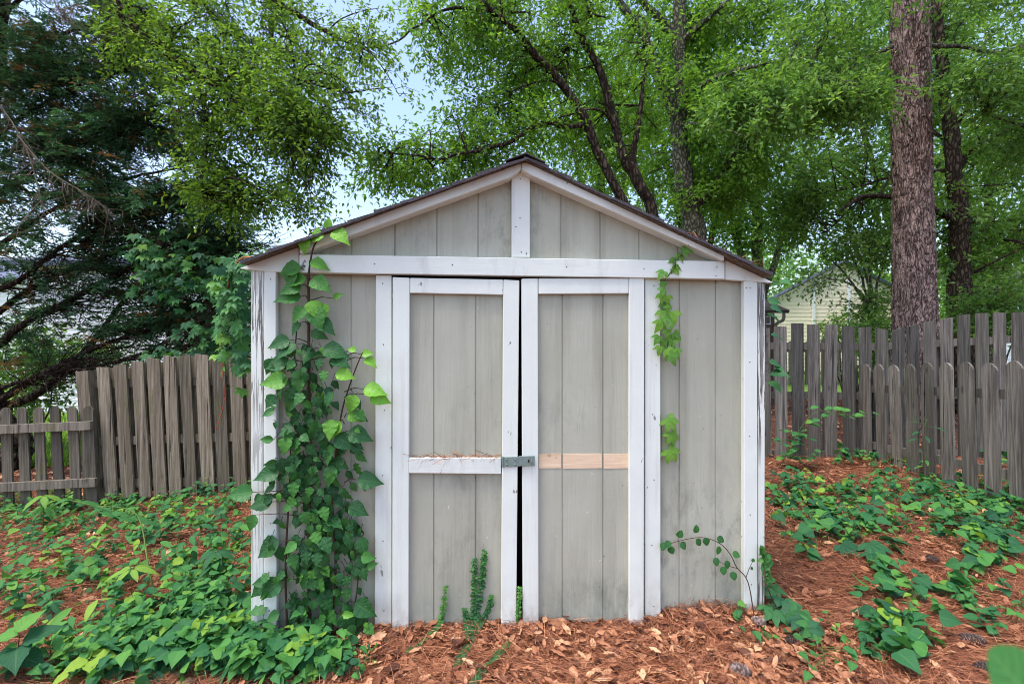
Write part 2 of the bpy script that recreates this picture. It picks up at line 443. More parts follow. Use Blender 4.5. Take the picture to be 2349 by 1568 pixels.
# ------------------------------------------------------------------ solid builders
def prism(poly, y0, y1, bevel=.003):
    """polygon in local x,z extruded from y0 (front) to y1"""
    bm = bmesh.new()
    f = [bm.verts.new((x, y0, z)) for x, z in poly]; b = [bm.verts.new((x, y1, z)) for x, z in poly]
    n = len(poly)
    bm.faces.new(f); bm.faces.new(b[::-1])
    for i in range(n): bm.faces.new((f[i], b[i], b[(i+1) % n], f[(i+1) % n]))
    bmesh.ops.recalc_face_normals(bm, faces=bm.faces)
    if bevel: bmesh.ops.bevel(bm, geom=list(bm.edges), offset=bevel, segments=1, affect='EDGES', clamp_overlap=True)
    return bm

def mesh_of(bm, name):
    me = bpy.data.meshes.new(name); bm.to_mesh(me); bm.free(); return me

def box_bm(bm, x0, x1, y0, y1, z0, z1):
    v = [bm.verts.new((x, y, z)) for z in (z0, z1) for x, y in ((x0, y0), (x1, y0), (x1, y1), (x0, y1))]
    for f in ((3, 2, 1, 0), (4, 5, 6, 7), (0, 1, 5, 4), (1, 2, 6, 5), (2, 3, 7, 6), (3, 0, 4, 7)): bm.faces.new([v[i] for i in f])

def pp(pts, off): return [sp(x, y, off) for x, y in pts]

# =================================================================== SHED
shed = empty('garden_shed', (SX, SY, 0), TH)
tag(shed, 'weathered grey garden shed with white trim, gable roof and closed double doors', 'shed')

def board(name, pts, off, thick, m, parent=shed, bevel=.003):
    q = pp(pts, off)
    if name in ('rake_board', 'gusset'):      # they end just under the roof deck
        q = [(x, min(z, float(roofz(x)) - .0295)) for x, z in q]
    return link(name, mesh_of(prism(q, -off, -off + thick, bevel), name), MAT[m], parent)

def siding(name, x0, x1, zb, zt, grooves, y, parent=shed, depth=.012):
    """T1-11 sheet between x0 and x1 with v-grooves; zb, zt give the bottom and top at x"""
    xs = [(x0, 0)]
    for g in grooves: xs += [(g - .0038, 0), (g - .0024, .0055), (g + .0024, .0055), (g + .0038, 0)]
    xs.append((x1, 0))
    out = []
    for (a, ya), (b, yb) in zip(xs, xs[1:]):
        n = max(1, int((b - a)/.06))
        for i in range(n): out.append((a + (b - a)*i/n, ya + (yb - ya)*i/n))
    out.append(xs[-1])
    bm = bmesh.new(); rows = []
    for x, d in out:
        rows.append([bm.verts.new((x, y + d, zb(x))), bm.verts.new((x, y + d, zt(x))), bm.verts.new((x, y + depth, zt(x))), bm.verts.new((x, y + depth, zb(x)))])
    for p, q in zip(rows, rows[1:]):
        for i in range(4):
            bm.faces.new((p[i], p[(i+1) % 4], q[(i+1) % 4], q[i]))
    bm.faces.new(rows[0]); bm.faces.new(rows[-1][::-1])
    bmesh.ops.recalc_face_normals(bm, faces=bm.faces)
    return link(name, mesh_of(bm, name), MAT['siding'], parent)

sx_ = lambda px, py=1000, off=0: sp(px, py, off)[0]
# roof lines
ROFF = .115
apx, apz = sp(1206, 350, ROFF)
elx, elz = sp(549, 588, ROFF)
erx, erz = sp(1775, 620, ROFF)
def roofz(x):
    return np.where(np.asarray(x) < apx, apz + (np.asarray(x) - apx)*(apz - elz)/(apx - elx), apz + (np.asarray(x) - apx)*(erz - apz)/(erx - apx))
# front walls
BOT = -.06
zl, zr_ = sp(750, 640)[1], sp(1600, 650)[1]
siding('wall', sx_(630), sx_(870), lambda x: BOT, lambda x: zl + .05, [sx_(706), sx_(806)], 0)
siding('wall', sx_(1505), sx_(1712), lambda x: BOT, lambda x: zr_ + .05, [sx_(1558), sx_(1641)], 0)
gz = sp(1195, 610)[1]
siding('gable', sx_(600, 600), sx_(1745, 600), lambda x: gz - .03, lambda x: max(gz - .02, float(roofz(x)) - .055),
       [sx_(a, 560) for a in (711, 807, 906, 1002, 1097, 1190, 1286, 1376, 1465, 1555, 1645)], -.002)
# dark boards added so the door gaps read dark, plus side and back walls
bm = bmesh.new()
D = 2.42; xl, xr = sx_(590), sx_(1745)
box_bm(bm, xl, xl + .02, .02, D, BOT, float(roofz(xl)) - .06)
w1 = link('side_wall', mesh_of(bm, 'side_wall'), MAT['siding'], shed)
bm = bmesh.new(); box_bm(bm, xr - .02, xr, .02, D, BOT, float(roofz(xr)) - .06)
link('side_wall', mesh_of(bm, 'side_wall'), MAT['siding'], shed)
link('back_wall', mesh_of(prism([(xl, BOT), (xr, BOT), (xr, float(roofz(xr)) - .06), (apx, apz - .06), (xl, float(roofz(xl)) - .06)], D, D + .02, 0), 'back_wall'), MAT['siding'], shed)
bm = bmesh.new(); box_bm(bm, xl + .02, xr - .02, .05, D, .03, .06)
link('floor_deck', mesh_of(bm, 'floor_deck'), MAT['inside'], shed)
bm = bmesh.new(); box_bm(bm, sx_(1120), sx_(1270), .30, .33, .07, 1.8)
link('gap_dark_board', mesh_of(bm, 'gap_dark_board'), MAT['inside'], shed)  # added dark board behind the door gap so it reads black
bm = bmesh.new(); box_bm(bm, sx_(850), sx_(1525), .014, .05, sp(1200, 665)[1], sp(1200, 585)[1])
link('light_block_board', mesh_of(bm, 'light_block_board'), MAT['inside'], shed)  # added board that blocks light leaking in above the doors
# trim
board('corner_board', [(576, 1475), (604, 1475), (604, 620), (576, 620)], .030, .14, 'white_peel')
board('corner_board', [(605.5, 1475), (635, 1475), (633, 622), (605.5, 621)], .036, .034, 'white_v')
board('corner_board', [(1707, 1420), (1738, 1420), (1738, 644), (1707, 644)], .036, .034, 'white_v')
board('corner_board', [(1739.5, 1420), (1754, 1420), (1756, 648), (1739.5, 646)], .030, .14, 'white_peel')
board('jamb', [(859, 1475), (898, 1475), (898, 631), (862, 631)], .030, .026, 'white_v')
board('jamb', [(1480, 1440), (1516, 1440), (1515, 637), (1480, 637)], .030, .026, 'white_v')
board('header_board', [(686, 625), (1663, 640), (1663, 599), (686, 583)], .055, .05, 'white_h')
board('king_post', [(1174, 590), (1216, 590), (1216, 399), (1195, 389), (1174, 398)], .036, .03, 'white_v')
board('rake_board', [(687, 582), (1172, 406), (1195, 389), (1195, 362), (806, 500), (687, 541)], .080, .078, 'white_h')
board('rake_board', [(1196.5, 389), (1217, 401), (1657, 597), (1662, 598), (1662, 567), (1512, 497), (1208, 362), (1196.5, 361)], .082, .080, 'white_h')
board('gusset', [(549, 614), (600, 622), (685.5, 626), (685.5, 543), (549, 597)], .040, .035, 'white_h')
board('gusset', [(1664, 641), (1772, 649), (1772, 629), (1664, 570)], .040, .035, 'white_h')

MAT['nail'] = simple('rusted_nail_head', rgb(92, 84, 78), .6, 40, .3)
for nm, L, off in (('nail', [(1195, 410), (1195, 500), (1195, 578), (1186, 520)], .037), ('nail', [(700, 600), (860, 605), (1040, 607), (1300, 612), (1480, 616), (1645, 612), (1645, 632)], .056),
                   ('nail', [(880, y) for y in (650, 790, 940, 1090, 1240, 1400)], .031), ('nail', [(1498, y) for y in (655, 800, 950, 1100, 1250, 1390)], .031),
                   ('nail', [(1722, y) for y in (660, 830, 1000, 1180, 1340)] + [(1714, 660)], .037), ('nail', [(620, y) for y in (640, 800, 1000, 1200, 1400)], .037), ('nail', [(1560, 538), (1420, 470), (1300, 420)], .083)):
    for x, y in L:
        bm = bmesh.new()
        q = sp(x, y, off); bmesh.ops.create_uvsphere(bm, u_segments=8, v_segments=5, radius=.0034, matrix=__import__('mathutils').Matrix.Translation((q[0] + random.uniform(-.006, .006), -off + .002, q[1])))
        link('nail', mesh_of(bm, 'nail'), MAT['nail'], shed)
# doors
def door(xa, xb, pa, pb, ztop, zpan, grooves, zbl, name='door'):
    """(xa..xb) stile outer edges, (pa..pb) panel edges, in photo units"""
    z0 = sp(1200, zbl, .045)[1] - .03
    dr = siding(name, sx_(pa, 1000, .02) - .01, sx_(pb, 1000, .02) + .01, lambda x: z0 + .03, lambda x: sp(1200, zpan, .02)[1] + .03,
                [sx_(g, 1000, .02) for g in grooves], -.02)
    return dr
dl = door(899, 1190, 938, 1153, 637, 672, (995, 1091), 1452)
board('stile', [(899.5, 1470), (937, 1468), (939.5, 637), (900.5, 635)], .046, .026, 'white_v', dl)
board('stile', [(1149, 1465), (1184, 1462), (1191.5, 643), (1155, 641)], .046, .026, 'white_v', dl)
board('rail', [(940.5, 672), (1154, 676), (1154, 641), (940.5, 637)], .044, .024, 'white_h', dl)
board('rail', [(938, 1085), (1150, 1087), (1150, 1050), (938, 1050)], .046, .03, 'white_h', dl)
dr_ = door(1197, 1478, 1235, 1443, 638, 673, (1290, 1383), 1440)
board('stile', [(1200, 1462), (1236, 1458), (1234, 638), (1196.5, 639)], .046, .026, 'white_v', dr_)
board('stile', [(1443.5, 1448), (1477, 1444), (1478.5, 637), (1443.5, 637)], .046, .026, 'white_v', dr_)
board('rail', [(1235.5, 674), (1442.5, 673), (1442.5, 638), (1235.5, 638)], .044, .024, 'white_h', dr_)
# the strip of bare wood where the right rail came off
k = M('bare_pink_wood')
g = k.noise(k.coord((3, 30, 40)), 1, 6, .7); s2 = k.noise(k.coord((12, 12, 12)), 1, 5, .7)
c = k.ramp(g, [(.3, rgb(208, 174, 142)), (.6, rgb(236, 208, 178))])
c = k.mix(k.ramp(s2, [(.6, G(0)), (.74, G(.8))]), c, rgb(120, 92, 70)); k.col(c); k.rough(.85); k.bump(g, .4, .003)
MAT['bare'] = k.m
for a, b in ((1236, 1287.5), (1292, 1380.5), (1385, 1442)):
    board('bare_strip', [(a, 1074), (b, 1073), (b, 1040), (a, 1041)], .0225, .0025, 'bare', dr_, 0)
# hasp
MAT['hasp'] = simple('grey_green_metal', rgb(122, 138, 132), .45, 30, .12, .5, .1)
MAT['steel'] = simple('worn_steel', rgb(150, 152, 150), .35, 30, .15, .5, .9)
hz0, hz1 = sp(1170, 1070, .05)[1], sp(1170, 1047, .05)[1]
hx0, hxm, hx1 = sx_(1153, 1058, .05), sx_(1191, 1058, .05), sx_(1226, 1058, .05)
bm = bmesh.new()
box_bm(bm, hx0, hxm + .004, -.052, -.0465, hz0, hz1)
box_bm(bm, hxm - .002, hx1, -.060, -.054, hz0 + .004, hz1 + .004)
box_bm(bm, hx0 - .004, hx0 + .004, -.055, -.0465, hz0 - .002, hz1 + .002)
bmesh.ops.bevel(bm, geom=list(bm.edges), offset=.0014, segments=1, affect='EDGES')
for xx in (hx0 + .02, hxm - .02):
    for zz in (hz0 + .012, hz1 - .012):
        bmesh.ops.create_uvsphere(bm, u_segments=10, v_segments=6, radius=.004, matrix=__import__('mathutils').Matrix.Translation((xx, -.053, zz)))
hs = link('hasp', mesh_of(bm, 'hasp'), MAT['hasp'], dl)
a = Acc()
zz = (hz0 + hz1)/2 + .004; xx = hx1 - .018
a.tube(smooth_path([(xx, -.058, zz + .010), (xx, -.074, zz + .009), (xx, -.078, zz), (xx, -.074, zz - .009), (xx, -.058, zz - .010)], 12), .0028, 8)
a.build('staple', MAT['steel'], hs)
bm = bmesh.new(); box_bm(bm, xx - .016, xx - .008, -.0606, -.0598, zz - .008, zz + .008)
link('slot', mesh_of(bm, 'slot'), MAT['inside'], hs)

# roof: deck boards and lapped shingles
bm = bmesh.new()
for (ex, ez) in ((elx, elz), (erx, erz)):
    for (y0, y1, t0, t1) in ((-ROFF + .014, D + .06, .020, .028),):
        q = [(apx, apz - t0), (ex, ez - t0), (ex, ez - t1), (apx, apz - t1)]
        f = [bm.verts.new((x, y0, z)) for x, z in q]; b = [bm.verts.new((x, y1, z)) for x, z in q]
        bm.faces.new(f); bm.faces.new(b[::-1])
        for i in range(4): bm.faces.new((f[i], b[i], b[(i+1) % 4], f[(i+1) % 4]))
bmesh.ops.recalc_face_normals(bm, faces=bm.faces)
roof = link('roof', mesh_of(bm, 'roof'), MAT['soffit'], shed)
k = M('purple_grey_shingle')
v = k.coord((1, 1, 1)); n1 = k.noise(v, 220, 3, .7); n2 = k.noise(v, 7, 5, .7)
c = k.ramp(n1, [(.3, rgb(54, 51, 54)), (.7, rgb(112, 107, 112))])
c = k.mix(k.ramp(n2, [(.45, G(0)), (.7, G(.6))]), c, rgb(58, 52, 48)); k.b.inputs['Specular IOR Level'].default_value = 0; k.col(c); k.rough(.95); k.bump(n1, .6, .003)
MAT['shingle'] = k.m
bm = bmesh.new()
for side, (ex, ez) in (('l', (elx, elz)), ('r', (erx, erz))):
    nc = 11
    L = math.hypot(ex - apx, ez - apz); dx, dz = (ex - apx)/L, (ez - apz)/L
    nx, nz = (-dz, dx) if dx > 0 else (dz, -dx)
    if nz < 0: nx, nz = -nx, -nz
    for c in range(nc):
        a0, a1 = c*L/nc - (.03 if c else 0), (c + 1)*L/nc + .004
        y = -ROFF - random.uniform(-.008, .012) - (.012 if side == 'l' else 0)
        first = True
        while y < D + .08:
            yl = min(y + (random.uniform(.1, .3) if first else .31), D + .08)
            lift0, lift1 = -.002, .006 + random.uniform(0, .004)
            th = .005
            q = []
            for yy in ((y, y + .05, yl) if first else (y, yl)):
                sag = -.014 if (first and yy == y and side == 'l') else (-.006 if first and yy == y else 0)
                ring = []
                for (t, lf) in ((a0, -.0208), (a1, -.0208), (a1, lift1 + th - .016), (a0, lift0 + th - .016)):
                    ring.append(bm.verts.new((apx + dx*t + nx*(lf + sag), yy, apz + dz*t + nz*(lf + sag))))
                q.append(ring)
            bm.faces.new(q[0]); bm.faces.new(q[-1][::-1])
            for r0, r1 in zip(q, q[1:]):
                for i in range(4): bm.faces.new((r0[i], r1[i], r1[(i+1) % 4], r0[(i+1) % 4]))
            y = yl + .006; first = False
# ridge caps
y = -ROFF - .01
while y < D + .05:
    ring = []
    for yy, up in ((y, .006), (y + .34, 0)):
        pts = []
        for (ex, ez) in ((elx, elz), (apx, apz), (erx, erz)):
            L = math.hypot(ex - apx, ez - apz)
            t = 0 if L < 1e-6 else .10/L
            pts.append((apx + (ex - apx)*t, apz + (ez - apz)*t + .004 + up))
        ring.append([bm.verts.new((x, yy, z - .013)) for x, z in pts] + [bm.verts.new((x, yy, z - .018)) for x, z in pts[::-1]])
    bm.faces.new(ring[0]); bm.faces.new(ring[1][::-1])
    for i in range(6): bm.faces.new((ring[0][i], ring[1][i], ring[1][(i+1) % 6], ring[0][(i+1) % 6]))
    y += .28
bmesh.ops.recalc_face_normals(bm, faces=bm.faces)
link('shingles', mesh_of(bm, 'shingles'), MAT['shingle'], roof)

# =================================================================== GROUND
def axis_pts(lo, hi, f0, f1, fine):
    mid = list(np.arange(f0, f1 + 1e-6, fine))
    out, x, s = [], f0, fine
    while x > lo: s *= 1.35; x -= s; out.append(x)
    left = out[::-1]; out, x, s = [], f1, fine
    while x < hi: s *= 1.35; x += s; out.append(x)
    return np.array(left + mid + out)

def sheet(xs, ys, lift=0.0, keep=None):
    X, Y = np.meshgrid(xs, ys); Z = gh(X, Y) + lift
    V = np.stack([X, Y, Z], -1).reshape(-1, 3)
    nx, ny = len(xs), len(ys)
    i = np.arange(ny - 1)[:, None]*nx + np.arange(nx - 1)[None]
    A, B, C, Dd = i, i + 1, i + nx + 1, i + nx
    T = np.concatenate([np.stack([A, B, C], -1).reshape(-1, 3), np.stack([A, C, Dd], -1).reshape(-1, 3)])
    if keep is not None:
        cen = V[T].mean(1); T = T[keep(cen[:, 0], cen[:, 1])]
    a = Acc(); a.add(V, T); return a
gx, gy = axis_pts(-300, 300, -5.6, 5.6, .06), axis_pts(-60, 500, .4, 6.4, .06)
tag(sheet(gx, gy).build('ground', MAT['ground']), kind='structure')
lx, ly = axis_pts(-120, 120, -12, 16, .5), axis_pts(4, 300, 6, 30, .5)
def lawn_keep(x, y): return ((x < -1.0) & (y > 6.4 + .3*np.sin(x*2))) | ((x >= -1.0) & (y > 12.2 + .8*np.sin(x*.9)))
tag(sheet(lx, ly, .012, lawn_keep).build('lawn', MAT['lawn']), kind='structure')

def in_shed(x, y, m=0.0):
    s, l = w2l(x, y)
    return (np.abs(s) < 1.24 + m) & (l > -.005 - m) & (l < 2.45 + m)

def scatter(n, x0, x1, y0, y1):
    x = rng.uniform(x0, x1, n); y = rng.uniform(y0, y1, n)
    k = ~in_shed(x, y)
    return x[k], y[k]

def gnormal(x, y):
    e = .02
    return norm(np.stack([-(gh(x + e, y) - gh(x - e, y))/(2*e), -(gh(x, y + e) - gh(x, y - e))/(2*e), np.ones_like(x)], -1))

# pine needles
a = Acc()
tn = np.linspace(0, 1, 4)
NV = np.array([(sg*.5*(1 - .75*t), t, -.9*(t - .5)**2 + .2) for t in tn for sg in (-1, 1)]); NV[:, 2] *= .28
NT = np.array([t for i in range(3) for t in ((2*i, 2*i + 1, 2*i + 3), (2*i, 2*i + 3, 2*i + 2))])
NEEDLE = (NV, NT, np.zeros((len(NV), 2)))
for n, box, wd in ((150000, (-3.7, 3.7, 1.5, 3.4), .0019), (60000, (-5.4, 5.4, 3.3, 6.2), .0030)):
    x, y = scatter(n, *box)
    cl = np.sin(x*2.7 + 1)*np.cos(y*3.1) + np.sin(x*6.1 - y*4.3)*.6
    kp = rng.uniform(-1.5, 1.5, len(x)) < cl + 1.0
    x, y = x[kp], y[kp]
    th = rng.uniform(0, 2*math.pi, len(x)) ; th = np.where(rng.random(len(x)) < .5, th, rng.normal(0.4, .6, len(x)) + np.sin(x*3 + y*2))
    nr = gnormal(x, y)
    ax = np.stack([np.cos(th), np.sin(th), rng.normal(0, .13, len(x))], -1)
    ax = ax - nr*np.sum(ax*nr, 1, keepdims=True)*.9
    s_, a_, n_ = frames(ax, nr)
    Ln = rng.uniform(.09, .2, len(x))
    roll = rng.normal(0, .5, len(x))[:, None]
    s_, n_ = s_*np.cos(roll) + n_*np.sin(roll), n_*np.cos(roll) - s_*np.sin(roll)
    P = np.stack([x, y, gh(x, y) + np.abs(rng.normal(.010, .013, len(x)))], -1) - a_*Ln[:, None]*.5
    a.inst(NEEDLE, P, s_, a_, n_, np.stack([np.full(len(x), wd), Ln, Ln], -1), np.clip(rng.normal(.48, .3, len(x)), 0, 1))
tag(a.build('pine_needle_litter', MAT['needle']), 'rust brown pine needles carpeting the ground around the shed', 'pine needles', kind='stuff')
# fallen leaves
a = Acc()
for n, box in ((5600, (-3.7, 3.7, 1.5, 3.4)), (3200, (-5.4, 5.4, 3.2, 6.2)), (6000, (1.5, 9, 6.0, 12)), (4000, (-.9, 1.6, 1.6, 2.45)), (2500, (-8, -1, 5.2, 7))):
    x, y = scatter(n, *box)
    nr = gnormal(x, y); th = rng.uniform(0, 2*math.pi, len(x))
    far = y > 5
    ax = np.stack([np.cos(th), np.sin(th), rng.normal(0, .22, len(x))], -1)
    s_, a_, n_ = frames(ax, norm(nr + rng.normal(0, .38, (len(x), 3))))
    Ln = rng.uniform(.034, .082, len(x))*np.where(far, 1.15, 1)
    P = np.stack([x, y, gh(x, y) + np.abs(rng.normal(.010, .010, len(x)))], -1) - a_*Ln[:, None]*.5
    a.inst(DEAD, P, s_, a_, n_, np.stack([Ln*rng.uniform(.65, 1.25, len(x)), Ln, Ln*rng.uniform(.5, 1.4, len(x))], -1), np.clip(rng.normal(.46, .33, len(x)), 0, 1))
tag(a.build('fallen_leaf_litter', MAT['dead_leaf']), 'tan and brown fallen oak leaves strewn over the pine needles', 'fallen leaves', kind='stuff')
# lawn grass seen through the left pickets
a = Acc()
n = 26000
x = rng.uniform(-10, -1.2, n); y = 6.45 + rng.random(n)**1.6*6
ax = np.stack([rng.normal(0, .35, n), rng.normal(0, .35, n), np.ones(n)], -1)
s_, a_, n_ = frames(ax, rng.normal(0, 1, (n, 3)))
a.inst(SMALL, np.stack([x, y, gh(x, y) + .01], -1), s_, a_, n_, np.stack([np.full(n, .016), rng.uniform(.05, .11, n), np.full(n, .05)], -1), rng.random(n))
tag(a.build('lawn_grass', MAT['grass']), 'grass coloured bright green as if sunlit, beyond the left pickets', 'grass', kind='stuff')

# =================================================================== FENCES
def fence_board(par, name, bot, top, wdt, thk, right, m, cap='flat', warp=.006, cut=0.0):
    """board from bot to top (world); `right` is its width direction, it may lean"""
    bot, top, right = np.array(bot, float), np.array(top, float), norm(np.array(right, float))
    up = norm(top - bot); out = norm(np.cross(right, up)); L = np.linalg.norm(top - bot)
    prof = [(t, 1.0) for t in np.linspace(0, 1, 8)]
    if cap == 'round': prof = [(t*(1 - .45*wdt/L), 1.0) for t in np.linspace(0, 1, 7)] + [(1 - .28*wdt/L, .86), (1 - .1*wdt/L, .55), (1, .26)]
    ph = random.uniform(0, 6)
    a = Acc(); V = []
    for t, ws in prof:
        c = bot + up*(L*t) + out*warp*math.sin(ph + 3*t) + right*warp*.5*math.sin(ph*2 + 4*t)
        h = wdt/2*ws*(1 + .015*math.sin(9*t + ph))
        e = up*cut if t == 1 else 0*up
        for sx, so in ((-1, 1), (1, 1), (1, -1), (-1, -1)):
            V.append(c + right*(sx*h) + out*(so*thk/2) + e*sx)
    n = len(prof); T = []
    for i in range(n - 1):
        for j in range(4):
            p, q = i*4 + j, i*4 + (j + 1) % 4
            T += [(p, q, q + 4), (p, q + 4, p + 4)]
    o = (n - 1)*4
    T += [(o, o + 1, o + 2), (o, o + 2, o + 3), (2, 1, 0), (3, 2, 0)]
    a.add(np.array(V), T)
    return a.build(name, MAT[m], par, False, par.location)

# left tall shadow-box fence
FD = 4.92
fl = empty('board_fence', at(380, 1130, FD))
tag(fl, 'tall brown board fence with gaps, left of the shed behind the ferns of seedlings', 'fence')
fl['label'] = 'tall brown weathered board fence running behind the left side of the shed'
tops = [(196, 850), (237, 842), (276, 836), (316, 829), (352, 822), (388, 817), (424, 814), (463, 813), (501, 815), (540, 818), (578, 820), (616, 822), (654, 824), (692, 826)]
for i, (tx, ty) in enumerate(tops):
    lean = 21 - .8*i
    by = 1134 - 1.2*i
    wd = random.uniform(.114, .128) if i else .125
    fence_board(fl, 'board' if i else 'post', at(tx + lean, by + 8, FD), at(tx + lean*.02, ty, FD), wd, .022 if i else .10, (1, 0, 0), 'fence_brown', 'flat', .005, random.uniform(-.012, .012))
for i, (tx, ty) in enumerate(tops[:-1]):
    lean = 21 - .8*i
    fence_board(fl, 'board', at(tx + 19 + lean, 1128 - i, FD + .075), at(tx + 20, ty + random.uniform(2, 10), FD + .075), .084, .02, (1, 0, 0), 'fence_brown', 'flat', .005)
for ya, yb in ((880, 868), (1012, 996), (1108, 1100)):
    lean = (ya - 850)/280*20
    pa, pb = at(200 + lean, ya, FD + .038), at(700, yb, FD + .038)
    fence_board(fl, 'rail', pa, pb, .085, .036, (0, 0, 1), 'fence_brown', 'flat', .003)
# the run that turns back behind the shed
# left low picket fence
LD = 4.85
lp = empty('picket_fence', at(60, 1150, LD))
tag(lp, 'low grey picket fence with rounded tops at the far left', 'fence')
for i in range(-7, 5):
    tx = 50 + 38.4*i
    fence_board(lp, 'picket', at(tx + 11, 1168 + random.uniform(-8, 6), LD), at(tx, 935 + random.uniform(-3, 3) - .6*i, LD), .098, .02, (1, 0, 0), 'fence_greybrown', 'round', .004)
for ya, yb, xb in ((985, 975, 211), (1120, 1105, 221)):
    fence_board(lp, 'rail', at(-230, ya + 10, LD - .035), at(xb, yb, LD - .035), .083, .04, (0, 0, 1), 'fence_greybrown', 'flat', .003)

# right tall fence
RD = 5.80
fr = empty('board_fence', at(2000, 1060, RD))
tag(fr, 'tall grey board fence with a dipping top in front of the pine trunk', 'fence')
tx = [1752, 1790, 1829, 1866, 1906, 1946, 1984, 2023, 2061, 2093, 2131, 2171, 2211, 2252, 2293, 2336, 2377, 2418, 2459, 2500, 2541]
ty = [752, 748, 741, 744, 745, 748, 750, 754, 754, 746, 737, 730, 722, 718, 717, 716, 716, 717, 718, 718, 718]
for i, (x, y) in enumerate(zip(tx, ty)):
    fence_board(fr, 'board', at(x + random.uniform(0, 5), 1066 + random.uniform(-5, 8) - .02*(x - 1780), RD), at(x, y, RD), .142, .02, (1, 0, 0), 'fence_grey', 'flat', .005, [0, 0, 0, 0, 0, 0, .004, -.012, .03, .022, .012, .012, .008, 0, 0, 0, 0, 0, 0, 0, 0][i])
for ya, yb in ((792, 765), (905, 900), (1040, 1030)):
    xm = 2010
    fence_board(fr, 'rail', at(1740, ya, RD + .03), at(xm, ya + 3, RD + .03), .085, .036, (0, 0, 1), 'fence_grey', 'flat', .003)
    fence_board(fr, 'rail', at(xm, ya + 3, RD + .032), at(2560, yb, RD + .032), .085, .036, (0, 0, 1), 'fence_grey', 'flat', .003)
for x in (1900, 2150, 2440):
    p = at(x, 800, RD + .10)
    fence_board(fr, 'post', (p[0], p[1], -.1), (p[0], p[1], 1.45), .09, .09, (1, 0, 0), 'fence_grey', 'flat', .002)
# right low picket fence running towards the camera
rp = empty('picket_fence', (4.25, 5.0, 0))
tag(rp, 'low grey picket fence with rounded tops running toward the camera at the right', 'fence')
for i in range(15):
    d = 5.94 - .213*i
    fence_board(rp, 'picket', (4.2 + .012, d - .01, float(gh(4.2, d)) - .02), (4.2, d + .02, 1.40 - .285 + random.uniform(-.01, .01) + .0135*i), .135, .022, (0, 1, 0), 'fence_grey', 'round', .005)
for z, z2 in ((.83, 1.03), (.17, .33)):
    fence_board(rp, 'rail', (4.240, 6.0, z), (4.242, 2.9, z2), .085, .038, (0, 0, 1), 'fence_grey', 'flat', .003)
for d in (5.75, 3.75):
    fence_board(rp, 'post', (4.32, d, -.1), (4.31, d, 1.05), .09, .09, (0, 1, 0), 'fence_grey', 'flat', .002)
# far neighbour's picket fence
FF = 15.5
fp = empty('picket_fence', at(1900, 860, FF))
tag(fp, 'small dark picket fence far off across the neighbouring lawn', 'fence')
for i in range(34):
    p = at(1700 + 12.5*i, 850, FF)
    fence_board(fp, 'picket', (p[0], FF, -.02), (p[0], FF, 1.42 + .02*math.sin(i)), .10, .02, (1, 0, 0), 'fence_greybrown', 'round', .003)
for z in (.4, 1.12):
    a0, b0 = at(1690, 800, FF + .03), at(2130, 800, FF + .03)
    fence_board(fp, 'rail', (a0[0], FF + .03, z), (b0[0], FF + .03, z), .09, .04, (0, 0, 1), 'fence_greybrown', 'flat', .002)

# =================================================================== HOUSES
def lap_wall(par, name, p0, p1, z0, tops, m, pitch=.115):
    """lap siding wall between plan points p0, p1; tops(t) gives the wall top; each board tilts out at its foot"""
    p0, p1 = np.array(p0, float), np.array(p1, float)
    dv = p1 - p0; nv = norm(np.array([dv[1], -dv[0]]))
    if nv[1] > 0: nv = -nv
    a = Acc(); ts = np.linspace(0, 1, 41); tp = np.array([tops(t) for t in ts])
    z = z0
    while z < tp.max():
        zt_ = np.minimum(z + pitch, tp)
        ok = tp > z + .005
        for i in range(40):
            if not (ok[i] or ok[i+1]): continue
            q = []
            for t, zt2 in ((ts[i], zt_[i]), (ts[i+1], zt_[i+1])):
                b = p0 + dv*t
                q.append((*(b + nv*.022), z)); q.append((*(b + nv*.002), max(z, zt2))); q.append((*(b - nv*.1), z))
            a.add(np.array(q), [(0, 3, 4), (0, 4, 1), (0, 2, 5), (0, 5, 3)])
        z += pitch
    b0, b1 = p0 - nv*.1, p1 - nv*.1
    return a.build(name, MAT[m], par, False, par.location)

MAT['cream'] = lap_mat('cream_vinyl_siding', rgb(244, 230, 206))
MAT['whitelap'] = lap_mat('white_vinyl_siding', rgb(232, 230, 236))
MAT['brownlap'] = lap_mat('brown_wood_siding', rgb(112, 96, 84))
MAT['roof_blue'] = simple('blue_grey_roof', rgb(96, 102, 124), .8, 30)
MAT['roof_brown'] = simple('brown_roof', rgb(84, 76, 72), .85, 30)
MAT['trim_far'] = simple('white_house_trim', rgb(230, 230, 232), .6)
MAT['gutter'] = simple('grey_gutter', rgb(120, 114, 108), .5)
MAT['glass'] = simple('dark_window_glass', (.03, .035, .04, 1), .08, 4, .1, .6)

def slab(par, name, quad, th, m):
    q = np.array(quad, float); n = norm(np.cross(q[1] - q[0], q[3] - q[0]))
    if n[2] < 0: n = -n
    V = np.concatenate([q, q - n*th]); T = []
    for f in ((0, 1, 2, 3), (7, 6, 5, 4), (0, 4, 5, 1), (1, 5, 6, 2), (2, 6, 7, 3), (3, 7, 4, 0)): T += [(f[0], f[1], f[2]), (f[0], f[2], f[3])]
    a = Acc(); a.add(V, T); return a.build(name, MAT[m], par, False, par.location)

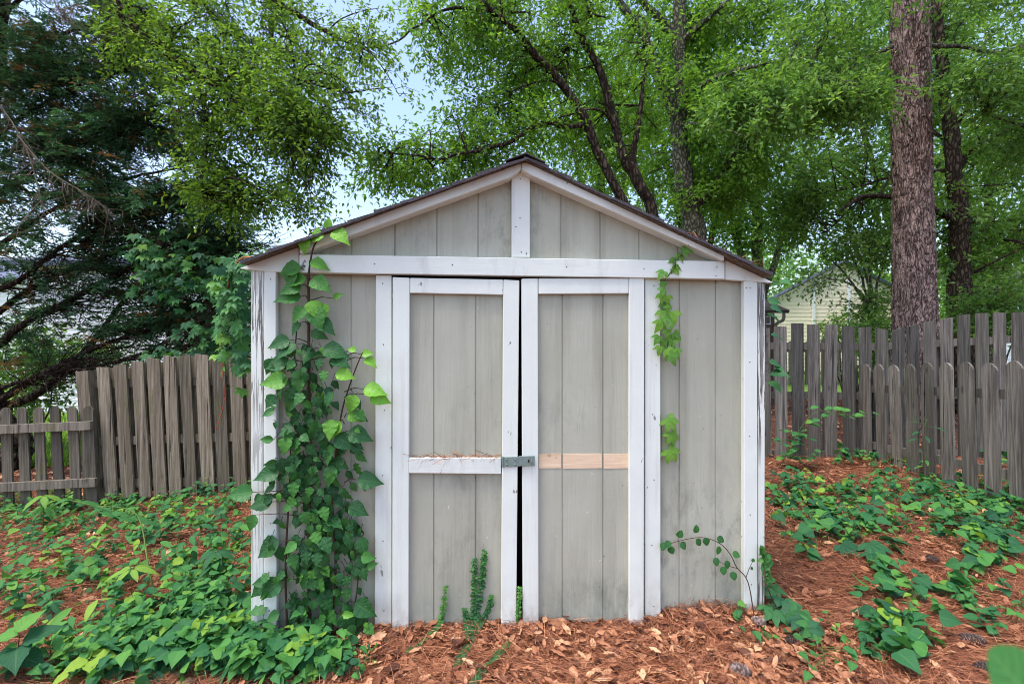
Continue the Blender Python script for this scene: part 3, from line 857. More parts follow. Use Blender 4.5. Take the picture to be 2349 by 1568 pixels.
# cream house, right, beyond the fence
HD = 24.0
hb = at(1860, 800, HD); hb[2] = 0
ch = empty('cream_house', hb); tag(ch, 'cream lap sided house with blue grey roof half hidden behind trees', 'house')
pl, pa_, pr = at(1766, 684, HD), at(1925, 600, HD), at(2090, 684, HD)
lap_wall(ch, 'wall', (pl[0], HD), (pr[0], HD), 0, lambda t: pl[2] + (pa_[2] - pl[2])*(1 - abs(t - .5)*2), 'cream', .19)
sl = np.array([pl[0] - .35, HD - .3, pl[2] + .08 - .16]); ap = np.array([(pl[0] + pr[0])/2, HD - .3, pa_[2] + .10]); sr = np.array([pr[0] + .35, HD - .3, pr[2] - .08])
bk = np.array([4.4, 6.7, 0])
slab(ch, 'roof', [sl, ap, ap + bk, sl + bk], .12, 'roof_blue'); slab(ch, 'roof', [sr, ap, ap + bk, sr + bk], .12, 'roof_blue')
lap_wall(ch, 'wall', (pl[0], HD), (pl[0] + 4.4, HD + 6.7), 0, lambda t: pl[2], 'cream', .19)
for px in (1866, 1946):
    p = at(px, 700, HD - .06)
    bm = bmesh.new(); box_bm(bm, p[0] - .07 - hb[0], p[0] + .07 - hb[0], -.12, -.03, .0, p[2] + 1.2)
    link('corner_trim', mesh_of(bm, 'corner_trim'), MAT['trim_far'], ch)
# small brown outbuilding at the shed's right edge
BD = 11.0
bb = at(1752, 760, BD); bb[2] = 0
bs = empty('brown_outbuilding', bb); tag(bs, 'small brown outbuilding with a low eave and downpipe beside the cream house', 'outbuilding')
e0, e1 = at(1640, 716, BD), at(1776, 718, BD)
lap_wall(bs, 'wall', (e0[0], BD), (e1[0], BD), 0, lambda t: e1[2], 'brownlap', .16)
lap_wall(bs, 'wall', (e1[0], BD), (e1[0] + .01, BD + 3), 0, lambda t: e1[2], 'brownlap', .16)
slab(bs, 'roof', [(e0[0] - .2, BD - .3, e1[2] + .05), (e1[0] + .18, BD - .3, e1[2] + .05), (e1[0] + .18 - .9, BD + 2.0, e1[2] + 1.15), (e0[0] + .6, BD + 2.0, e1[2] + 1.15)], .07, 'roof_brown')
a = Acc(); q = e1 - np.array([.03, .12, 0])
a.tube(smooth_path([q + [.12, -.1, .02], q + [.11, -.1, -.16], q + [0, .04, -.34], q + [0, .04, -1.2], q + [0, .04, -2.0]], 20), .035, 8)
a.build('downpipe', MAT['gutter'], bs, True, bb)
p = at(1757, 734, BD - .03); bm = bmesh.new(); box_bm(bm, p[0] - .1 - bb[0], p[0] + .1 - bb[0], -.05, -.02, p[2] - .1, p[2] + .1)
fw = link('window', mesh_of(bm, 'window'), MAT['trim_far'], bs)
bm = bmesh.new(); box_bm(bm, p[0] - .075 - bb[0], p[0] + .075 - bb[0], -.056, -.052, p[2] - .075, p[2] + .075)
link('pane', mesh_of(bm, 'pane'), MAT['glass'], fw)
# white house, left, behind the conifer
WD = 11.5
wb = at(300, 800, WD); wb[2] = -.4
wh = empty('white_house', wb); tag(wh, 'white lap sided house showing through the bare conifer branches on the left', 'house')
q0, q1 = at(70, 640, WD), at(700, 640, WD)
tz = at(300, 600, WD)[2]
lap_wall(wh, 'wall', (q0[0], WD), (q1[0], WD), -.5, lambda t: tz, 'whitelap', .13)
lap_wall(wh, 'wall', (q0[0], WD), (q0[0] - .01, WD + 7), -.5, lambda t: tz, 'whitelap', .13)
slab(wh, 'roof', [(q0[0] - .4, WD - .35, tz - .02), (q1[0] + .4, WD - .35, tz - .02), (q1[0] + .4, WD + 4, tz + .5), (q0[0] - .4, WD + 4, tz + .5)], .12, 'roof_blue')
bm = bmesh.new(); box_bm(bm, q0[0] - wb[0] - .06, q0[0] - wb[0] + .08, -.06, -.025, 0, tz - wb[2] - .05)
link('corner_trim', mesh_of(bm, 'corner_trim'), MAT['trim_far'], wh)
# grey-roofed neighbour, far left
ND = 20.0
nb = at(-60, 800, ND); nb[2] = -.4
nh = empty('grey_roofed_house', nb); tag(nh, 'low house with a lavender grey roof glimpsed at the far left edge', 'house')
r0, r1 = at(-300, 640, ND), at(140, 640, ND)
lap_wall(nh, 'wall', (r0[0], ND), (r1[0], ND), -.5, lambda t: r0[2], 'whitelap', .18)
slab(nh, 'roof', [(r0[0] - .4, ND - .4, r0[2]), (r1[0] + .4, ND - .4, r0[2]), (r1[0] + .4, ND + 4, r0[2] + 1.6), (r0[0] - .4, ND + 4, r0[2] + 1.6)], .14, 'roof_blue')
# pale house far right
PD = 19.0
pb_ = at(2400, 800, PD); pb_[2] = 0
ph_ = empty('pale_house', pb_); tag(ph_, 'pale lap sided house seen past the trunks at the far right edge', 'house')
r0, r1 = at(2296, 676, PD), at(2700, 676, PD)
lap_wall(ph_, 'wall', (r0[0], PD), (r1[0], PD), 0, lambda t: r0[2], 'whitelap', .18)
slab(ph_, 'roof', [(r0[0] - .4, PD - .4, r0[2]), (r1[0] + .4, PD - .4, r0[2]), (r1[0] + .4, PD + 4, r0[2] + 1.8), (r0[0] - .4, PD + 4, r0[2] + 1.8)], .14, 'roof_brown')

# =================================================================== TREES
def P(*pts): return [at(*p) for p in pts]

class Tree:
    def __init__(self, name, label, cat, base, leafmat, bark, group=None):
        self.o = empty(name, base); tag(self.o, label, cat, group)
        self.base = np.array(base, float); self.leafmat = leafmat; self.bark = bark
        self.wood = Acc(); self.leaf = Acc(); self.nodes = []; self.noder = []; self.k = 1.0
    def limb(self, pts, r0, r1, n=None, sides=9, feed=True, flare=0):
        n = n or max(6, len(pts)*5)
        p = smooth_path(pts, n); t = np.linspace(0, 1, n)
        L = np.linalg.norm(np.diff(p, axis=0), axis=1).sum()
        j = rng.normal(0, 1, (n, 3))*min(.012*L/ n*4, r0*.35); j[0] = 0; j[-1] = 0
        r = r0 + (r1 - r0)*t + flare*np.exp(-t*12)
        r = r*(1 + .06*np.sin(t*23 + r0*90))
        self.wood.tube(p + j, r, sides)
        if feed:
            self.nodes.append(p[1:]); self.noder.append(r[1:])
        return p
    def blob(self, px, py, rx, ry, d, dd, nb, ns=10, K=15, ll=.07, lw=.024, twig=.28, off=.16, droop=.35, tint=(.5, .2), flat=0, topdir=None, order=1):
        nodes = np.concatenate(self.nodes); C, DR = [], []
        for _ in range(max(2, int(nb*self.k + .5))):
            r = math.sqrt(rng.random()); an = rng.uniform(0, 2*math.pi)
            p = at(px + rx*r*math.cos(an), py + ry*r*math.sin(an), d + dd*rng.uniform(-1, 1))
            if p[2] < .25: continue
            dist = np.linalg.norm(nodes - p, axis=1) + np.maximum(0, nodes[:, 2] - p[2])*.5
            q = nodes[np.argmin(dist)]
            L = np.linalg.norm(p - q)
            side = rng.normal(0, .12, 3)*L
            mid1 = q + (p - q)*.35 + side + [0, 0, .10*L]; mid2 = q + (p - q)*.7 + side*.6 + [0, 0, .08*L]
            c = smooth_path([q, mid1, mid2, p], 9)
            self.wood.tube(c, np.linspace(.005 + .006*L, .003, 9), 5)
            t = rng.uniform(.25 if L > .6 else 0, 1.0, ns)
            idx = np.clip((t*8).astype(int), 0, 7); fr_ = (t*8 - idx)[:, None]
            cc = c[idx]*(1 - fr_) + c[idx + 1]*fr_
            o = rng.normal(0, 1, (ns, 3))*off; o[:, 2] *= (.35 if flat else .8)
            main = norm(p - q)
            dr = norm(main*.6 + norm(o)*1.0 + rng.normal(0, .3, (ns, 3))) - np.array([0, 0, droop])
            C.append(cc + o*.7); DR.append(norm(dr))
            for k in range(min(ns, 7)):
                self.wood.tube(np.array([cc[k], cc[k] + o[k]*.7, cc[k] + o[k]*.7 + norm(dr[k])*twig]), [.004, .003, .0018], 3)
        if not C: return
        C = np.concatenate(C); DR = np.concatenate(DR); Mn = len(C)
        t = np.linspace(.05, 1, K)[None] + rng.uniform(-.05, .05, (Mn, K))
        sgn = np.where(np.arange(K)[None] % 2 == 0, 1, -1)
        hz = norm(np.cross(DR, [0, 0, 1.0]))
        tl = twig*rng.uniform(.7, 1.3, Mn)
        pos = C[:, None] + DR[:, None]*(t*tl[:, None])[..., None] - np.array([0, 0, 1])*((t**2)*tl[:, None]*.2)[..., None] + rng.normal(0, .2*twig if not flat else .06*twig, (Mn, K, 3))
        ax = DR[:, None]*.7 + hz[:, None]*(sgn*.85)[..., None] + rng.normal(0, .65 if not flat else .3, (Mn, K, 3)) - np.array([0, 0, .25 if not flat else .05])
        up = np.array([0, 0, 1.0]) + rng.normal(0, .75 if not flat else .3, (Mn, K, 3))
        s_, a_, n_ = frames(ax.reshape(-1, 3), up.reshape(-1, 3))
        N = Mn*K
        S = rng.uniform(.7, 1.25, N)
        tn_ = np.clip(np.repeat(rng.normal(tint[0], tint[1], Mn), K) + rng.normal(0, .12, N), 0, 1)
        self.leaf.inst(SMALL, pos.reshape(-1, 3), s_, a_, n_, np.stack([lw*2*S*.5*2*.5, ll*S, ll*S], -1), tn_)
    def done(self, crown='crown'):
        self.wood.build('trunk', MAT[self.bark], self.o, True, self.base)
        if self.leaf.n: self.leaf.build(crown, MAT[self.leafmat], self.o, True, self.base)
        print(self.o.name, 'tris', sum(len(t) for t in self.leaf.T), sum(len(t) for t in self.wood.T))

# --- tree behind the shed with dark leaning stems
TA = 6.6
b = at(1500, 900, TA); b[2] = -.1
t = Tree('leaning_oak_tree', 'dark multi stemmed tree leaning left over the shed ridge', 'tree', b, 'oak_mid', 'dark_bark'); t.k = .57
t.limb([b, at(1470, 560, TA)], .13, .085, 8, feed=False)
t.limb(P((1472, 570, TA), (1440, 490, TA), (1416, 438, TA), (1376, 360, TA), (1340, 270, TA), (1298, 205, TA), (1258, 157, TA - .1), (1225, 124, TA - .2), (1194, 82, TA - .3), (1165, 53, TA - .4), (1126, 26, TA - .5), (1060, -40, TA - .6), (960, -120, TA - .8)), .075, .03, 50)
t.limb([b + [.1, 0, .2], *P((1500, 520, TA + .2), (1475, 438, TA + .2), (1450, 393, TA + .2), (1427, 351, TA + .2), (1413, 295, TA + .2), (1401, 252, TA + .2), (1387, 196, TA + .2), (1371, 151, TA + .2), (1348, 112, TA + .2), (1320, 56, TA + .2), (1309, 0, TA + .2), (1300, -90, TA + .3))], .09, .035, 50)
t.limb(P((1455, 400, TA + .2), (1452, 350, TA + .25), (1461, 309, TA + .25), (1469, 252, TA + .3), (1475, 196, TA + .3), (1490, 100, TA + .5)), .05, .02, 26)
t.limb(P((1345, 285, TA), (1298, 292, TA - .15), (1258, 281, TA - .3), (1213, 297, TA - .4), (1171, 326, TA - .5), (1101, 345, TA - .6), (1056, 352, TA - .7), (1006, 365, TA - .8), (960, 357, TA - .9), (900, 352, TA - 1)), .035, .010, 36, 7)
t.limb(P((1300, 205, TA), (1268, 185, TA - .1), (1225, 190, TA - .2), (1172, 212, TA - .3), (1176, 232, TA - .3), (1144, 245, TA - .4)), .018, .005, 24, 6)
t.limb(P((1296, 204, TA), (1303, 150, TA + .1), (1306, 110, TA + .1)), .02, .01, 10, 6)
t.limb(P((1320, 56, TA + .2), (1350, 38, TA), (1390, 40, TA - .2)), .03, .01, 10, 6)
t.limb(P((1165, 53, TA - .4), (1150, 30, TA - .3), (1215, 28, TA - .5)), .03, .01, 10, 6)
t.limb(P((1412, 300, TA + .2), (1370, 250, TA - .2), (1260, 280, TA - .4)), .02, .008, 10, 6)
t.limb(P((1126, 26, TA - .5), (1030, 20, TA - .6), (960, 60, TA - .7), (900, 100, TA - .8), (840, 112, TA - .9)), .02, .006, 20, 6)
kw = dict(ll=.074, lw=.031, off=.13)
for (x, y, rx, ry, d, dd, nb) in [
    (1180, 60, 170, 110, 6.2, .9, 44), (1030, 40, 110, 100, 6.0, .8, 24), (1330, 90, 150, 120, 6.7, .9, 40), (1250, 240, 130, 100, 6.5, .8, 34),
    (1420, 240, 110, 130, 7.0, .8, 34), (1130, 290, 120, 75, 6.0, .6, 26), (1020, 330, 100, 62, 5.8, .5, 18), (930, 395, 70, 60, 5.7, .5, 12),
    (870, 420, 50, 50, 5.7, .5, 11), (1060, 150, 70, 60, 6.1, .5, 10), (1090, 180, 80, 70, 6.1, .7, 12), (1330, 360, 110, 70, 7.2, .8, 22), (1230, -60, 260, 90, 6.5, 1.2, 30), (1010, 130, 40, 40, 6, .6, 4),
    (1000, 400, 70, 40, 5.9, .4, 12), (1110, 350, 80, 40, 6.1, .4, 12)]:
    t.blob(x, y, rx, ry, d + .7, dd, nb, ns=10, K=15, tint=(.55, .22), **kw)
t.done()

# --- grey trunk tree
TB = 9.0
b = at(1600, 900, TB); b[2] = -.1
t = Tree('grey_trunk_tree', 'grey smooth trunked tree rising behind the right roof slope', 'tree', b, 'oak_mid', 'grey_bark'); t.k = .57
t.limb([b, *P((1592, 560, TB), (1586, 500, TB), (1573, 438, TB), (1562, 337, TB), (1554, 281, TB), (1561, 225, TB), (1559, 112, TB), (1559, 0, TB), (1556, -160, TB))], .20, .10, 46, 12, flare=.06)
t.limb(P((1556, 290, TB), (1520, 200, TB - .1), (1494, 126, TB - .2), (1475, 79, TB - .3), (1438, 28, TB - .4), (1380, -60, TB - .5)), .10, .06, 24)
t.limb(P((1559, 120, TB), (1534, 62, TB), (1482, 14, TB - .1), (1440, -60, TB - .2)), .09, .05, 20)
t.limb(P((1590, 505, TB), (1602, 470, TB), (1625, 440, TB - .2), (1660, 390, TB - .4)), .05, .015, 14, 6)
t.limb(P((1560, 225, TB), (1640, 180, TB - .8), (1740, 150, TB - 1.4), (1850, 130, TB - 1.8)), .05, .015, 24, 6)
t.limb(P((1559, 100, TB), (1650, 20, TB - .5), (1740, -60, TB - .8)), .06, .02, 20, 7)
t.limb(P((1555, 285, TB), (1640, 290, TB - 1.0), (1750, 330, TB - 1.5)), .035, .01, 20, 6)
for (x, y, rx, ry, d, dd, nb) in [
    (1560, 60, 150, 130, 8.6, 1.2, 46), (1720, 90, 140, 120, 8.2, 1.0, 46), (1640, 230, 140, 110, 8.2, 1.0, 44), (1500, 240, 90, 110, 9.2, .8, 22),
    (1750, 300, 120, 110, 7.9, .8, 40), (1640, 400, 100, 90, 8.4, .8, 28), (1480, 390, 90, 80, 9.5, .8, 18), (1860, 160, 110, 120, 7.6, .8, 34), (1600, -80, 320, 90, 8.8, 1.5, 34),
    (1700, 450, 90, 70, 8.5, .7, 22)]:
    t.blob(x, y, rx, ry, d + 1.0, dd, nb, ns=10, K=15, ll=.095, lw=.042, twig=.28, off=.15, tint=(.5, .2))
t.done()

# --- pine
TP = 7.4
b = at(2098, 900, TP); b[2] = -.05
t = Tree('pine_tree', 'thick straight pine trunk with scaly plated bark behind the right fence', 'tree', b, 'oak_right', 'pine_bark')
n = 150; pts = smooth_path([b, *P((2098, 760, TP), (2093, 440, TP), (2086, 0, TP), (2082, -300, TP), (2080, -900, TP))], n)
sides = 40
ang = np.arange(sides)/sides*2*math.pi
rr = np.interp(pts[:, 2], [0, 1.5, 3.7, 6.6, 14], [.335, .276, .242, .238, .19])
a = Acc()
dis = np.zeros((n, sides))
V = np.stack([pts[:, None, 0] + rr[:, None]*np.cos(ang), pts[:, None, 1] + rr[:, None]*np.sin(ang), np.repeat(pts[:, 2:3], sides, 1)], -1)
V[:, :, 0] += .010*np.sin(V[:, :, 2]*3.1 + ang*3); V[:, :, 1] += .010*np.cos(V[:, :, 2]*2.3 + ang*4)
i = np.arange(n - 1)[:, None]*sides; j = np.arange(sides)[None]; j2 = (j + 1) % sides
T = np.concatenate([np.stack([i + j, i + j2, i + sides + j2], -1).reshape(-1, 3), np.stack([i + j, i + sides + j2, i + sides + j], -1).reshape(-1, 3)])
a.add(V.reshape(-1, 3), T)
# raised bark plates
nz = 2600
zz = rng.uniform(.6, 7.6, nz); aa = rng.uniform(0, 2*math.pi, nz)
r_ = np.interp(zz, pts[:, 2], rr); cx = np.interp(zz, pts[:, 2], pts[:, 0]); cy = np.interp(zz, pts[:, 2], pts[:, 1])
nr = np.stack([np.cos(aa), np.sin(aa), rng.normal(0, .10, nz)], -1)
tgt = np.stack([-np.sin(aa), np.cos(aa), np.zeros(nz)], -1)
axp = norm(np.stack([np.zeros(nz), np.zeros(nz), np.ones(nz)], -1) + tgt*rng.normal(0, .22, nz)[:, None])
s_, a_, n_ = frames(axp, nr)
pv = []; prf = [(-.5, .30), (-.42, .55), (-.1, .62), (.2, .5), (.45, .4), (.5, .2)]
PV = np.array([(x*w, y, h) for y, w in prf for x, h in ((-1, -.25), (-.8, .16), (.0, .24), (.8, .16), (1, -.25))]); PT = []
for r0 in range(5):
    for c0 in range(4):
        q = r0*5 + c0; PT += [(q, q + 1, q + 6), (q, q + 6, q + 5)]
ls = rng.uniform(.05, .16, nz); ws = rng.uniform(.016, .042, nz)
a.inst((PV, np.array(PT), np.zeros((len(PV), 2))), np.stack([cx + r_*np.cos(aa), cy + r_*np.sin(aa), zz], -1), s_, a_, n_, np.stack([ws, ls, rng.uniform(.03, .06, nz)], -1), .5)
a.build('trunk', MAT['pine_bark'], t.o, True, b)
t.wood.tube(P((2046, 108, TP - .05), (2020, 118, TP - .3), (1960, 150, TP - .8), (1900, 190, TP - 1.2)), [.035, .03, .02, .01], 7)
t.nodes.append(np.array(P((1960, 150, TP - .8), (1900, 190, TP - 1.2), (1930, 170, TP - 1)))); 
t.wood.build('branch', MAT['grey_bark'], t.o, True, b)
top = at(2080, -700, TP)
t2n = Acc(); nn = 3000
pc = top + rng.normal(0, 1.2, (nn, 3)); dv = norm(rng.normal(0, 1, (nn, 3))); s_, a_, n_ = frames(dv, rng.normal(0, 1, (nn, 3)))
t2n.inst(SMALL, pc, s_, a_, n_, np.stack([np.full(nn, .03), np.full(nn, .3), np.full(nn, .1)], -1), .4)
t2n.build('crown', MAT['oak_right'], t.o, True, b)

# --- forked tree right of the pine
TC = 9.4
b = at(2206, 900, TC); b[2] = -.05
t = Tree('forked_tree', 'brown forked tree with low side limbs just right of the pine trunk', 'tree', b, 'oak_right', 'dark_bark'); t.k = .54
t.limb([b, *P((2204, 718, TC), (2200, 600, TC), (2201, 513, TC), (2192, 426, TC), (2187, 393, TC), (2181, 295, TC), (2170, 253, TC), (2160, 150, TC), (2150, 0, TC))], .20, .08, 40, 12, flare=.08)
t.limb(P((2201, 520, TC), (2170, 492, TC), (2140, 481, TC), (2090, 466, TC), (2049, 453, TC), (1988, 449, TC - .1), (1956, 461, TC - .2), (1920, 490, TC - .4)), .085, .03, 28)
t.limb(P((2192, 400, TC), (2221, 351, TC), (2268, 317, TC), (2349, 284, TC), (2430, 250, TC)), .06, .03, 20, 7)
t.limb(P((2188, 390, TC), (2120, 395, TC + .2), (2040, 408, TC + .2), (1960, 430, TC), (1890, 440, TC - .2)), .04, .015, 20, 7)
t.limb(P((1988, 449, TC), (1950, 480, TC - .2), (1900, 530, TC - .3)), .03, .01, 10, 6)
t.limb(P((2040, 408, TC + .2), (2020, 440, TC), (1980, 470, TC)), .025, .01, 10, 6)
t.limb(P((2203, 640, TC), (2280, 600, TC - .4), (2360, 560, TC - .7)), .03, .012, 14, 6)
t.limb(P((2181, 300, TC), (2260, 200, TC - .5), (2350, 120, TC - .9)), .05, .02, 14, 6)
t.limb(P((2184, 330, TC), (2060, 250, TC + .8), (1960, 230, TC + .8)), .04, .015, 14, 6)
for (x, y, rx, ry, d, dd, nb) in [
    (2270, 110, 150, 130, 9.2, 1.2, 40), (2280, 290, 120, 100, 9.4, 1.2, 34), (2290, 450, 110, 90, 9.4, 1.2, 34), (1990, 240, 120, 110, 10.0, 1, 36),
    (1930, 400, 120, 100, 9.4, 1.0, 40), (2000, 540, 110, 60, 10.5, 1.0, 20), (1840, 520, 90, 60, 9.4, .8, 22), (2290, 590, 110, 80, 9.5, 1.2, 32), (2150, 120, 130, 130, 10, 1, 30), (2420, 300, 120, 260, 9.4, 1.4, 30),
    (2120, 330, 90, 120, 10.4, .8, 24), (2030, 60, 130, 110, 10, 1, 30), (1760, 470, 90, 80, 9.4, .8, 22)]:
    t.blob(x, y, rx, ry, d + .7, dd, nb, ns=10, K=14, ll=.105, lw=.046, twig=.28, off=.16, tint=(.5, .2))
t.done()

# --- bough of an oak that stands off to the right
b = np.array([8.6, 6.3, -.1])
t = Tree('spreading_oak_tree', 'oak whose leafy boughs cross in front of the pine trunk from the right', 'tree', b, 'oak_right', 'grey_bark'); t.k = .75
t.limb([b, b + [.1, 0, 2.5], b + [-.1, .1, 5.2], b + [0, .2, 9.0]], .26, .14, 20, 10, flare=.08)
l0 = b + [-.1, .1, 4.6]
t.limb([l0, *P((2420, 110, 7.4), (2290, 120, 8.0), (2180, 105, 8.3), (2060, 110, 8.2), (1960, 140, 7.4), (1840, 190, 6.6), (1700, 240, 6.1))], .05, .010, 40, 8)
t.limb([b + [-.1, .1, 5.4], *P((2450, -20, 6.6), (2300, -40, 6.6), (2120, -60, 6.5), (1900, -40, 6.4))], .06, .02, 30, 8)
t.limb([b + [0, .1, 3.6], *P((2480, 330, 6.8), (2380, 300, 6.9), (2260, 260, 6.9))], .07, .012, 20, 7)
for (x, y, rx, ry, d, dd, nb) in [(1900, 250, 130, 70, 6.1, .5, 26), (1780, 240, 110, 80, 6.0, .4, 20), (1990, 210, 70, 60, 6.2, .5, 12), (2070, 225, 50, 30, 6.2, .3, 2), (2280, 130, 105, 90, 6.5, .5, 22), (1890, 40, 130, 90, 6.5, .6, 22), (2310, 0, 130, 80, 6.8, .7, 14),
                                (1680, 220, 80, 60, 6.0, .4, 10), (2360, 330, 70, 80, 6.9, .5, 10), (2000, 310, 50, 40, 6.3, .3, 5)]:
    t.blob(x, y, rx, ry, d, dd, nb, ns=10, K=15, ll=.08, lw=.034, twig=.24, off=.12, droop=.1, tint=(.5, .2))
t.done()

# --- oak overhanging from the left
b = np.array([-6.5, 5.3, -.35])
t = Tree('overhanging_oak_tree', 'yellow green oak bough arching down into the sky gap from the upper left', 'tree', b, 'oak_left', 'dark_bark'); t.k = .46
t.limb([b, b + [.1, 0, 2.5], b + [0, 0, 5], b + [-.1, .2, 9]], .24, .13, 20, 10, flare=.08)
l0 = b + [0, 0, 4.7]
m_ = t.limb([l0, *P((60, -130, 5.2), (200, -70, 5.1), (270, 0, 5.0), (289, 42, 5.0), (323, 76, 5.0), (379, 115, 4.9), (421, 151, 4.9), (461, 177, 4.85), (492, 194, 4.8), (522, 225, 4.8), (562, 256, 4.7), (624, 275, 4.7), (690, 290, 4.7))], .085, .008, 70, 8)
t.limb(P((452, 174, 4.86), (461, 225, 4.8), (475, 281, 4.8), (477, 323, 4.8), (466, 399, 4.8), (462, 450, 4.8)), .018, .005, 26, 6)
t.limb(P((618, 274, 4.7), (649, 252, 4.7), (663, 214, 4.7), (680, 180, 4.75)), .008, .004, 12, 5)
t.limb([b + [0, 0, 5.6], *P((200, -200, 5.6), (380, -150, 5.6), (520, -60, 5.6), (640, 10, 5.5), (760, 80, 5.4), (830, 110, 5.3))], .09, .008, 50, 8)
t.limb(P((380, -150, 5.6), (470, 10, 5.5), (520, 60, 5.5), (610, 120, 5.5)), .03, .006, 24, 6)
for (x, y, rx, ry, d, dd, nb) in [(400, 40, 140, 90, 5.2, .6, 44), (560, 60, 130, 90, 5.3, .6, 44), (500, 190, 130, 90, 5.0, .6, 42), (640, 200, 120, 100, 5.0, .5, 40), (560, 320, 110, 80, 5.0, .5, 36), (700, 330, 100, 90, 4.9, .5, 32),
    (640, 430, 90, 65, 4.9, .4, 22), (730, 110, 90, 80, 5.3, .5, 20), (830, 60, 70, 60, 5.4, .5, 8), (740, 250, 60, 70, 5.0, .5, 10), (730, 440, 50, 45, 4.9, .4, 12), (790, 250, 40, 60, 5.0, .4, 7), (690, 490, 60, 24, 4.9, .3, 10), (800, 180, 50, 60, 5.2, .4, 7), (860, 110, 50, 40, 5.3, .4, 6), (810, 300, 40, 40, 5.0, .4, 6), (800, 340, 40, 50, 4.9, .4, 5), (500, 430, 80, 50, 5.1, .4, 18), (880, 190, 50, 50, 5.2, .4, 4), (480, -90, 260, 80, 5.5, .8, 26), (330, 120, 70, 70, 5.2, .5, 14),
    (830, 230, 50, 40, 5.1, .4, 4), (560, 470, 60, 30, 5, .4, 8)]:
    t.blob(x, y, rx, ry, d, dd, nb, ns=10, K=15, ll=.056, lw=.024, twig=.2, off=.11, droop=.3, tint=(.48, .28))
t.done()

# --- conifer on the left with bare lower limbs
TL = 6.4
b = at(10, 1075, TL); b[2] = float(gh(b[0], b[1])) - .05
t = Tree('cypress_tree', 'dark evergreen with bare fanning lower limbs beyond the left fence', 'tree', b, 'conifer_leaf', 'conifer_bark'); t.k = .8
root = P((40, 1010, TL), (-10, 950, TL), (-40, 860, TL))
trunk = [b, *root, *P((-60, 700, TL), (-50, 500, TL), (-20, 250, TL), (0, 0, TL), (20, -300, TL), (40, -700, TL))]
t.limb(trunk, .16, .07, 50, 10, flare=.06)
limbs = [
    [(-20, 930, TL), (60, 880, TL - .1), (150, 830, TL - .2), (240, 790, TL - .2), (330, 760, TL - .1), (470, 735, TL), (580, 715, TL + .1)],
    [(-20, 940, TL), (90, 900, TL + .2), (200, 800, TL + .2), (260, 720, TL + .2), (330, 640, TL + .2), (420, 590, TL + .3)],
    [(-50, 830, TL), (60, 740, TL), (160, 690, TL), (270, 630, TL), (400, 590, TL), (520, 570, TL)],
    [(-55, 760, TL), (30, 690, TL + .2), (110, 640, TL + .2), (240, 590, TL + .3), (380, 540, TL + .3), (500, 520, TL + .4)],
    [(-60, 680, TL), (40, 645, TL - .3), (150, 560, TL - .3), (290, 500, TL - .3), (430, 470, TL - .2)],
    [(-30, 900, TL), (100, 860, TL - .3), (220, 840, TL - .3), (380, 800, TL - .2), (520, 790, TL)],
    [(-50, 600, TL), (60, 520, TL - .3), (180, 450, TL - .4), (330, 400, TL - .3), (460, 380, TL - .2)],
    [(-50, 480, TL), (60, 400, TL - .3), (200, 330, TL - .4), (330, 290, TL - .3), (430, 270, TL - .2)],
    [(-30, 330, TL), (80, 250, TL - .3), (220, 180, TL - .3), (350, 160, TL - .2)],
    [(-10, 180, TL), (90, 110, TL - .3), (200, 60, TL - .3), (320, 60, TL)],
    [(0, 40, TL), (100, -40, TL - .3), (240, -60, TL - .2)],
    [(-40, 560, TL), (-160, 500, TL), (-300, 470, TL)], [(-30, 330, TL), (-150, 270, TL), (-280, 240, TL)], [(-10, 120, TL), (-150, 60, TL), (-260, 30, TL)]]
tw = []
for i, L in enumerate(limbs):
    p = t.limb(P(*L), [.05, .06, .055, .045, .04, .03, .035, .035, .03, .03, .03, .03, .03, .03][i], .008, 40, 7)
    if i < 6: tw.append(p)
